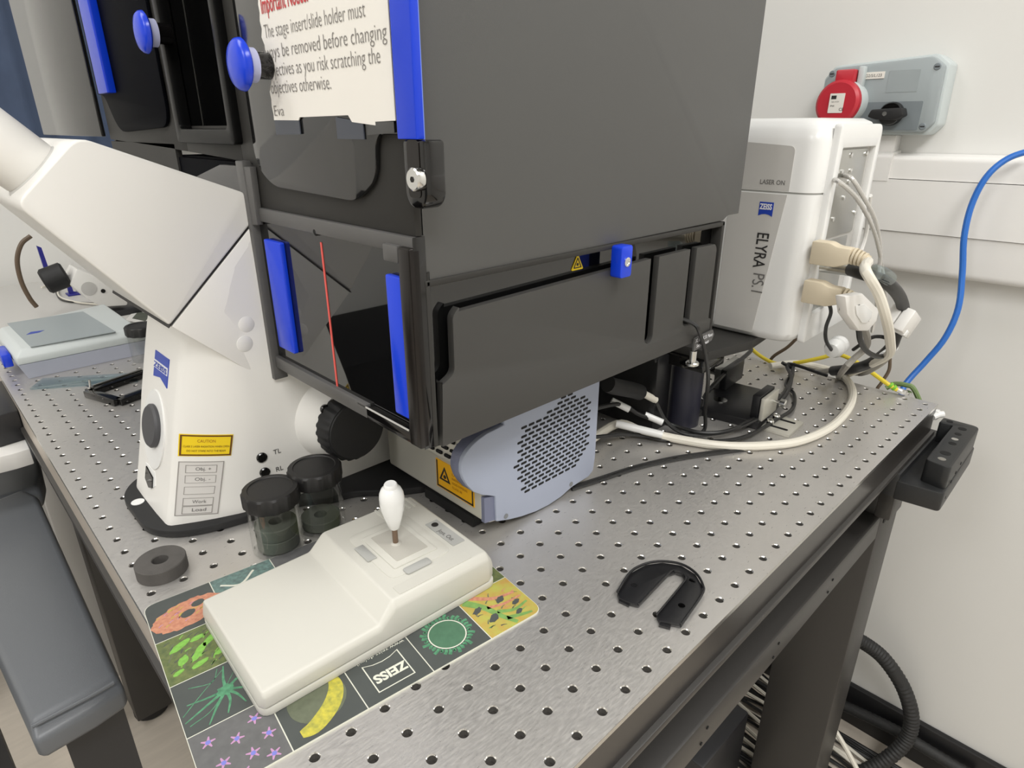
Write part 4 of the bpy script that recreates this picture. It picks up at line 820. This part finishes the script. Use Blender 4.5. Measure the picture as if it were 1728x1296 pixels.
jar('clear jar with a black lid beside the grey storage case', 150, 838, 58, 8, 0, None)
rgt = thing('foam_ring', (-9, 249, 0), 'dark grey foam ring lying flat at the table edge', 'foam ring')
obj('ring', lathe([(6.4, 0), (19.6, 0), (20, 0.8), (20, 11.6), (19.4, 12.4), (7, 12.4), (6.4, 11.8), (6.4, 0)], (-9, 248, 0.1), n=48), 'foam_grey', rgt)
up2 = [P(u, v, z=4) for u, v in ((1042, 1000), (1064, 966), (1090, 952), (1118, 948), (1150, 953), (1174, 968), (1186, 988), (1184, 1005), (1150, 1054), (1113, 1047), (1108, 1038), (1148, 990), (1157, 977), (1152, 968), (1140, 964), (1128, 968), (1078, 1020), (1066, 1017), (1045, 1008))]
us = thing('plastic_insert', (272, -66, 0), 'black U-shaped plastic insert lying on the table', 'plastic part')
obj('plate', prism([(p.x, p.y) for p in up2], 'z', 0.2, 3.4, 0.6), 'gloss_black' if False else 'anodised', us)
obj('raised_rim', tube([p + Vector((0, 0, 0.6)) for p in up2[:9]], 1.1, 8, 4), 'anodised', us)
obj('inner_rim', tube([p + Vector((0, 0, 0.4)) for p in up2[10:17]], 0.8, 8, 4), 'anodised', us)
obj('end_tab', prism([(p.x, p.y) for p in [P(u, v, z=2) for u, v in ((1115, 1048), (1133, 1052), (1131, 1060), (1112, 1055))]], 'z', 0.2, 2), 'anodised', us)
obj('end_tab', prism([(p.x, p.y) for p in [P(u, v, z=2) for u, v in ((1046, 1008), (1064, 1016), (1061, 1022), (1044, 1014))]], 'z', 0.2, 2), 'anodised', us)
for u, v in ((1070, 988), (1150, 1022), (1168, 980)):
    obj('moulding_mark', lathe([(3.2, 0), (3.2, 0.3), (2.8, 0.3), (2.8, 0)], P(u, v, z=3.4), n=18), 'dark_rubber', us)

# storage case, glass strip and stage inserts beyond the microscope
cs = thing('storage_case', (70, 950, 0), 'pale grey plastic case with a clear window lid', 'case')
cq = [(-16, 864), (160, 864), (160, 1090), (-20, 1040)]
obj('lower_tray', loft([[(x + dx, y + dy, 0.2) for (x, y), (dx, dy) in zip(cq, ((8, 4), (0, 4), (0, -4), (8, -4)))], [(x, y, 24) for x, y in cq]]), 'case_low', cs)
obj('upper_lid', bev(loft([[(x, y, 24) for x, y in cq], [(x, y, 36) for x, y in cq], [(x + dx, y + dy, 46) for (x, y), (dx, dy) in zip(cq, ((10, 10), (-8, 10), (-8, -10), (10, -10)))]]), 2.5), 'case_grey', cs)
wq = [P(u, v, z=46.2) for u, v in ((52, 586), (195, 560), (140, 526), (12, 546))]
obj('lid_window', prism([(p.x, p.y) for p in wq], 'z', 45.8, 46.8), 'socket_grey', cs)
lq = [P(u, v, z=47) for u, v in ((44, 565), (66, 561), (75, 557), (52, 560))]
obj('window_logo', prism([(p.x, p.y) for p in lq], 'z', 46.8, 47), 'logo_blue', cs)
obj('blue_catch', box(-30, -18, 900, 960, 14, 34, 2), 'blue_plastic', cs)
gs = [P(u, v, z=3) for u, v in ((50, 655), (232, 643), (236, 628), (72, 638))]
tag(obj('glass_strip', prism([(p.x, p.y) for p in gs], 'z', 0.2, 3, 0.3), 'glass_sheet'), 'long clear glass strip lying in front of the grey case', 'glass plate')
def insert(label, a, b, h, z0, wd):
    t = thing('stage_insert', (a.x, a.y, 0), label, 'stage insert', 'stage inserts')
    d = (b - a); d.z = 0; L_ = d.length; d.normalize(); n = Vector((-d.y, d.x, 0))
    def bar(p, q, w_, z1, z2, mat, nm): 
        e = (q - p).normalized(); m = Vector((-e.y, e.x, 0)) * w_ / 2
        return obj(nm, prism([(v.x, v.y) for v in (p - m, q - m, q + m, p + m)], 'z', z1, z2, 0.6), mat, t)
    bar(a, b, 14, z0, z0 + h, 'gloss_black', 'frame_bar'); bar(a + n * wd, b + n * wd, 14, z0, z0 + h, 'gloss_black', 'frame_bar')
    bar(a, a + n * wd, 12, z0, z0 + h, 'gloss_black', 'end_bar'); bar(b, b + n * wd, 12, z0, z0 + h, 'gloss_black', 'end_bar')
    bar(a + d * 6 + n * 5, b - d * 30 + n * 5, 2.5, z0 + h, z0 + h + 2.4, 'aluminium', 'clip_spring')
    obj('clip_screw', cyl(a + d * 6 + n * 2 + Vector((0, 0, z0 + h)), (0, 0, 1), 4.2, 3, 16), 'chrome', t)
    obj('stop_pin', cyl(a + d * 4 - n * 1 + Vector((0, 0, z0 + h)), (0.1, 0, 1), 1.5, 14, 12), 'chrome', t)
A_ = P(150, 668, z=0); A_.z = 0; B_ = P(236, 632, z=0); B_.z = 0; C_ = P(160, 678, z=0); C_.z = 0; D_ = P(236, 702, z=0); D_.z = 0
t_ = insert('black stage insert frame with a silver spring clip lying on the table', A_, A_ + Vector((110, 36, 0)), 9, 0.2, -70)

# ================================================================ instruments and cables beyond the microscope head
cmh = thing('camera_head', (215, 1190, 0), 'white camera head with a round port behind the microscope tube', 'camera')
hp = [P(u, v, y=1150) for u, v in ((118, 482), (130, 455), (168, 470), (215, 500), (216, 517), (172, 520), (150, 508))]
obj('housing', prism([(p.x, p.z + 2) for p in hp], 'y', 1150, 1215, 3), 'white_paint', cmh)
obj('foot', box(150, 240, 1150, 1215, 0, 12, 2), 'chair_black', cmh)
q = P(150, 487, y=1149.5); obj('round_port', lathe([(13, 0), (13, 0.6), (11, 0.8)], q, (0, -1, 0), 30), 'light_grey', cmh)
q = P(174, 491, y=1149.5); obj('screw', cyl(q, (0, -1, 0), 4, 1, 16), 'steel_dark', cmh)
q = P(112, 462, y=1170); obj('black_knob', lathe([(20, 0), (24, 3), (24, 36), (20, 40)], q, (-0.75, 0.1, -0.22), 28), 'dark_rubber', cmh)
bl = [P(u, v, y=1420) for u, v in ((62, 415), (70, 418), (82, 452), (116, 468), (124, 492), (133, 494), (136, 499), (118, 501), (110, 470), (76, 458))]
br = thing('navy_bracket', (bl[7].x, 1420, 0), 'bent navy blue metal bracket standing behind the camera head', 'bracket')
obj('strip', prism([(p.x, p.z) for p in bl], 'y', 1420, 1428), 'navy_plastic', br)
zz = min(p.z for p in bl); obj('foot', box(bl[7].x - 4, bl[7].x + 30, 1410, 1440, 0, max(4, zz), 1), 'navy_plastic', br)
cable('cable', 'grey-brown flexible lead curving down behind the microscope head', [P(52, 398, y=1250), P(36, 412, y=1250), P(29, 440, y=1250), P(36, 475, y=1250), P(50, 503, y=1250), P(62, 518, y=1250)], 4.2, 'cable_brown', 10)
cable('cable', 'thin white wire looping on the table behind the case', [P(70, 485, z=4), P(95, 478, z=4), P(100, 500, z=4), P(130, 510, z=4), P(170, 514, z=4)], 2, 'cable_white')
cable('cable', 'thin black wire lying behind the grey case', [P(95, 480, z=3), P(96, 497, z=3), P(110, 508, z=3), P(160, 512, z=3)], 1.8, 'cable_black')
wcq = [P(u, v, z=1) for u, v in ((212, 540), (232, 518), (262, 532), (250, 548))]
wcd = thing('card', (wcq[0].x, wcq[0].y, 0), 'white card with a dark green bordered field on the table', 'card')
obj('sheet', prism([(p.x, p.y) for p in wcq], 'z', 0.2, 1.2), 'white_pvc', wcd)
cc = Vector((sum(p.x for p in wcq) / 4, sum(p.y for p in wcq) / 4, 0)); obj('field', prism([(cc.x + (p.x - cc.x) * 0.6, cc.y + (p.y - cc.y) * 0.6) for p in wcq], 'z', 1.2, 1.4), 'foam_dark', wcd)

# ================================================================ left of the table: chair and desk corner
ch = thing('office_chair', (-230, 330, -820), 'dark leather office chair with padded armrests in front of the table', 'chair')
def pad(px, zt, th, nm):
    a = [P(u, v, z=zt) for u, v in px]; c = sum(a, Vector()) / len(a)
    ins = lambda k, z: [(c.x + (p.x - c.x) * k, c.y + (p.y - c.y) * k, z) for p in a]
    return obj(nm, bev(loft([ins(0.9, zt - th), ins(1.0, zt - th * 0.75), ins(1.0, zt - th * 0.25), ins(0.93, zt)]), 5, 3, 20), 'leather', ch)
pd = pad([(36, 818), (62, 830), (206, 1148), (150, 1185), (52, 1240), (-60, 990), (-70, 860)], -140, 44, 'armrest_pad')
obj('seam', tube([P(u, v, z=-139.5) for u, v in ((192, 1152), (150, 1176), (54, 1226))], 2, 8, 4), 'leather', pd)
a0, a1 = P(150, 1195, z=-188), P(175, 1330, z=-420)
def strut(a, b, w_, t, nm, m='chair_black'): 
    return obj(nm, loft([[(p.x - w_, p.y - t, p.z), (p.x + w_, p.y - t, p.z), (p.x + w_, p.y + t, p.z), (p.x - w_, p.y + t, p.z)] for p in (a, b)]), m, ch)
strut(a0, Vector((a0.x, a0.y, -430)), 26, 14, 'arm_support'); obj('arm_bracket', box(-500, a0.x, a0.y - 14, a0.y + 14, -445, -425, 2), 'chair_black', ch); obj('arm_bracket', box(-500, -190, 546, 574, -445, -425, 2), 'chair_black', ch)
seat_c = Vector((-300, 330, -360))
obj('seat', bev(box(-820, -380, 120, 560, -440, -360), 24, 3), 'leather', ch)
pad([(-60, 745), (0, 722), (50, 712), (70, 800), (66, 822), (0, 842), (-70, 870)], -150, 40, 'armrest_pad')
strut(Vector((-190, 600, -188)), Vector((-190, 560, -430)), 24, 14, 'arm_support')
obj('gas_column', cyl((-560, 340, -760), (0, 0, 1), 28, 330, 24), 'chair_black', ch)
for k in range(5):
    a = 2 * math.pi * k / 5 + 0.5; e = Vector((-560 + 260 * math.cos(a), 340 + 260 * math.sin(a), -775))
    lg_ = obj('base_leg', tube([Vector((-560, 340, -740)), (Vector((-560, 340, -740)) + e) / 2, e], 18, 10, 3), 'chair_black', ch); obj('castor', lathe([(20, 0), (26, 4), (26, 24), (20, 28)], (e.x - 14, e.y, -794), (1, 0, 0), 24), 'dark_rubber', lg_)
obj('backrest', bev(box(-880, -820, 120, 560, -330, 260), 26, 3), 'leather', ch)
tag(obj('added_dark_cabinet', box(-1150, -320, 1180, 1660, -820, -250, 6), 'door_dark'), 'unseen low black cabinet added by the left wall for a dark door reflection', 'cabinet')  # out of view, added so the lower incubator door reflects something dark
dk = thing('side_desk', (-130, 1000, -820), 'white desk corner with a black case beside the optical table', 'desk')
obj('desk_top', prism([(p.x, p.y) for p in [P(u, v, z=-60) for u, v in ((50, 757), (20, 766), (-120, 800), (-120, 720), (26, 703))]], 'z', -84, -60, 1.5), 'white_pvc', dk)
dq = P(22, 762, z=-84)
obj('desk_leg', box(dq.x - 60, dq.x - 18, dq.y + 160, dq.y + 200, -820, -84, 2), 'white_pvc', dk)
bq = [P(u, v, z=-14) for u, v in ((8, 640), (30, 692), (-20, 706), (-60, 660))]
tag(obj('instrument_case', prism([(p.x, p.y) for p in bq], 'z', -59.9, -14, 3), 'chair_black'), 'low black case on the white desk corner', 'case')

# ================================================================ under the table at the wall
random.seed(11)
cable('braided_hose', 'thick black braided cable sleeve looping down from the table leg to the floor', [P(1425, 1068, x=1000), P(1458, 1085, x=1015), P(1492, 1112, x=1030), P(1524, 1160, x=1040), P(1538, 1210, x=1040), P(1528, 1250, x=1030), P(1490, 1285, x=1000), P(1440, 1310, x=960)], 13, 'braid', 14, 0.05, 16)
cable('braided_hose', 'black braided sleeve lying along the skirting', [P(1410, 1185, x=1065), P(1455, 1205, x=1068), P(1510, 1232, x=1068), P(1560, 1262, x=1068), P(1640, 1310, x=1068)], 11, 'braid', 12, 0.05, 14)
for k in range(26):
    x = 800 + k * 10.5 + random.uniform(-5, 5); y0 = 330 + random.uniform(-60, 60); s = random.uniform(-70, 70)
    cable('floor_cable', 'thin black cable lying on the floor among others under the table', [(x + s, y0, -815), (x + s * 0.4 + random.uniform(-14, 14), y0 - 150, -815 + random.uniform(0, 12)), (x - s * 0.3 + random.uniform(-14, 14), y0 - 300, -814), (x - s * 0.8, y0 - 520, -815)], random.choice((3, 3.6, 4.4)), 'cable_black', 6, 0, 4, 'cables on the floor')
for k in range(7):
    x = 850 + k * 34; s = random.uniform(-90, 90)
    cable('floor_cable', 'thin white cable lying on the floor among black ones', [(x + s, 320, -812), (x, 120, -800), (x - s * 0.5, -60, -806), (x - s, -260, -815)], 3.8, 'cable_white', 6, 0, 4, 'white cables on the floor')
cable('floor_cable', 'straight white cable slanting past the table leg', [P(1398, 1215, x=960), P(1420, 1250, x=950), P(1445, 1296, x=940), P(1460, 1330, x=930)], 4.6, 'cable_white')
tag(obj('floor_unit', box(640, 800, 30, 230, -820, -640, 5), 'chair_black'), 'black equipment box standing on the floor under the table', 'box')
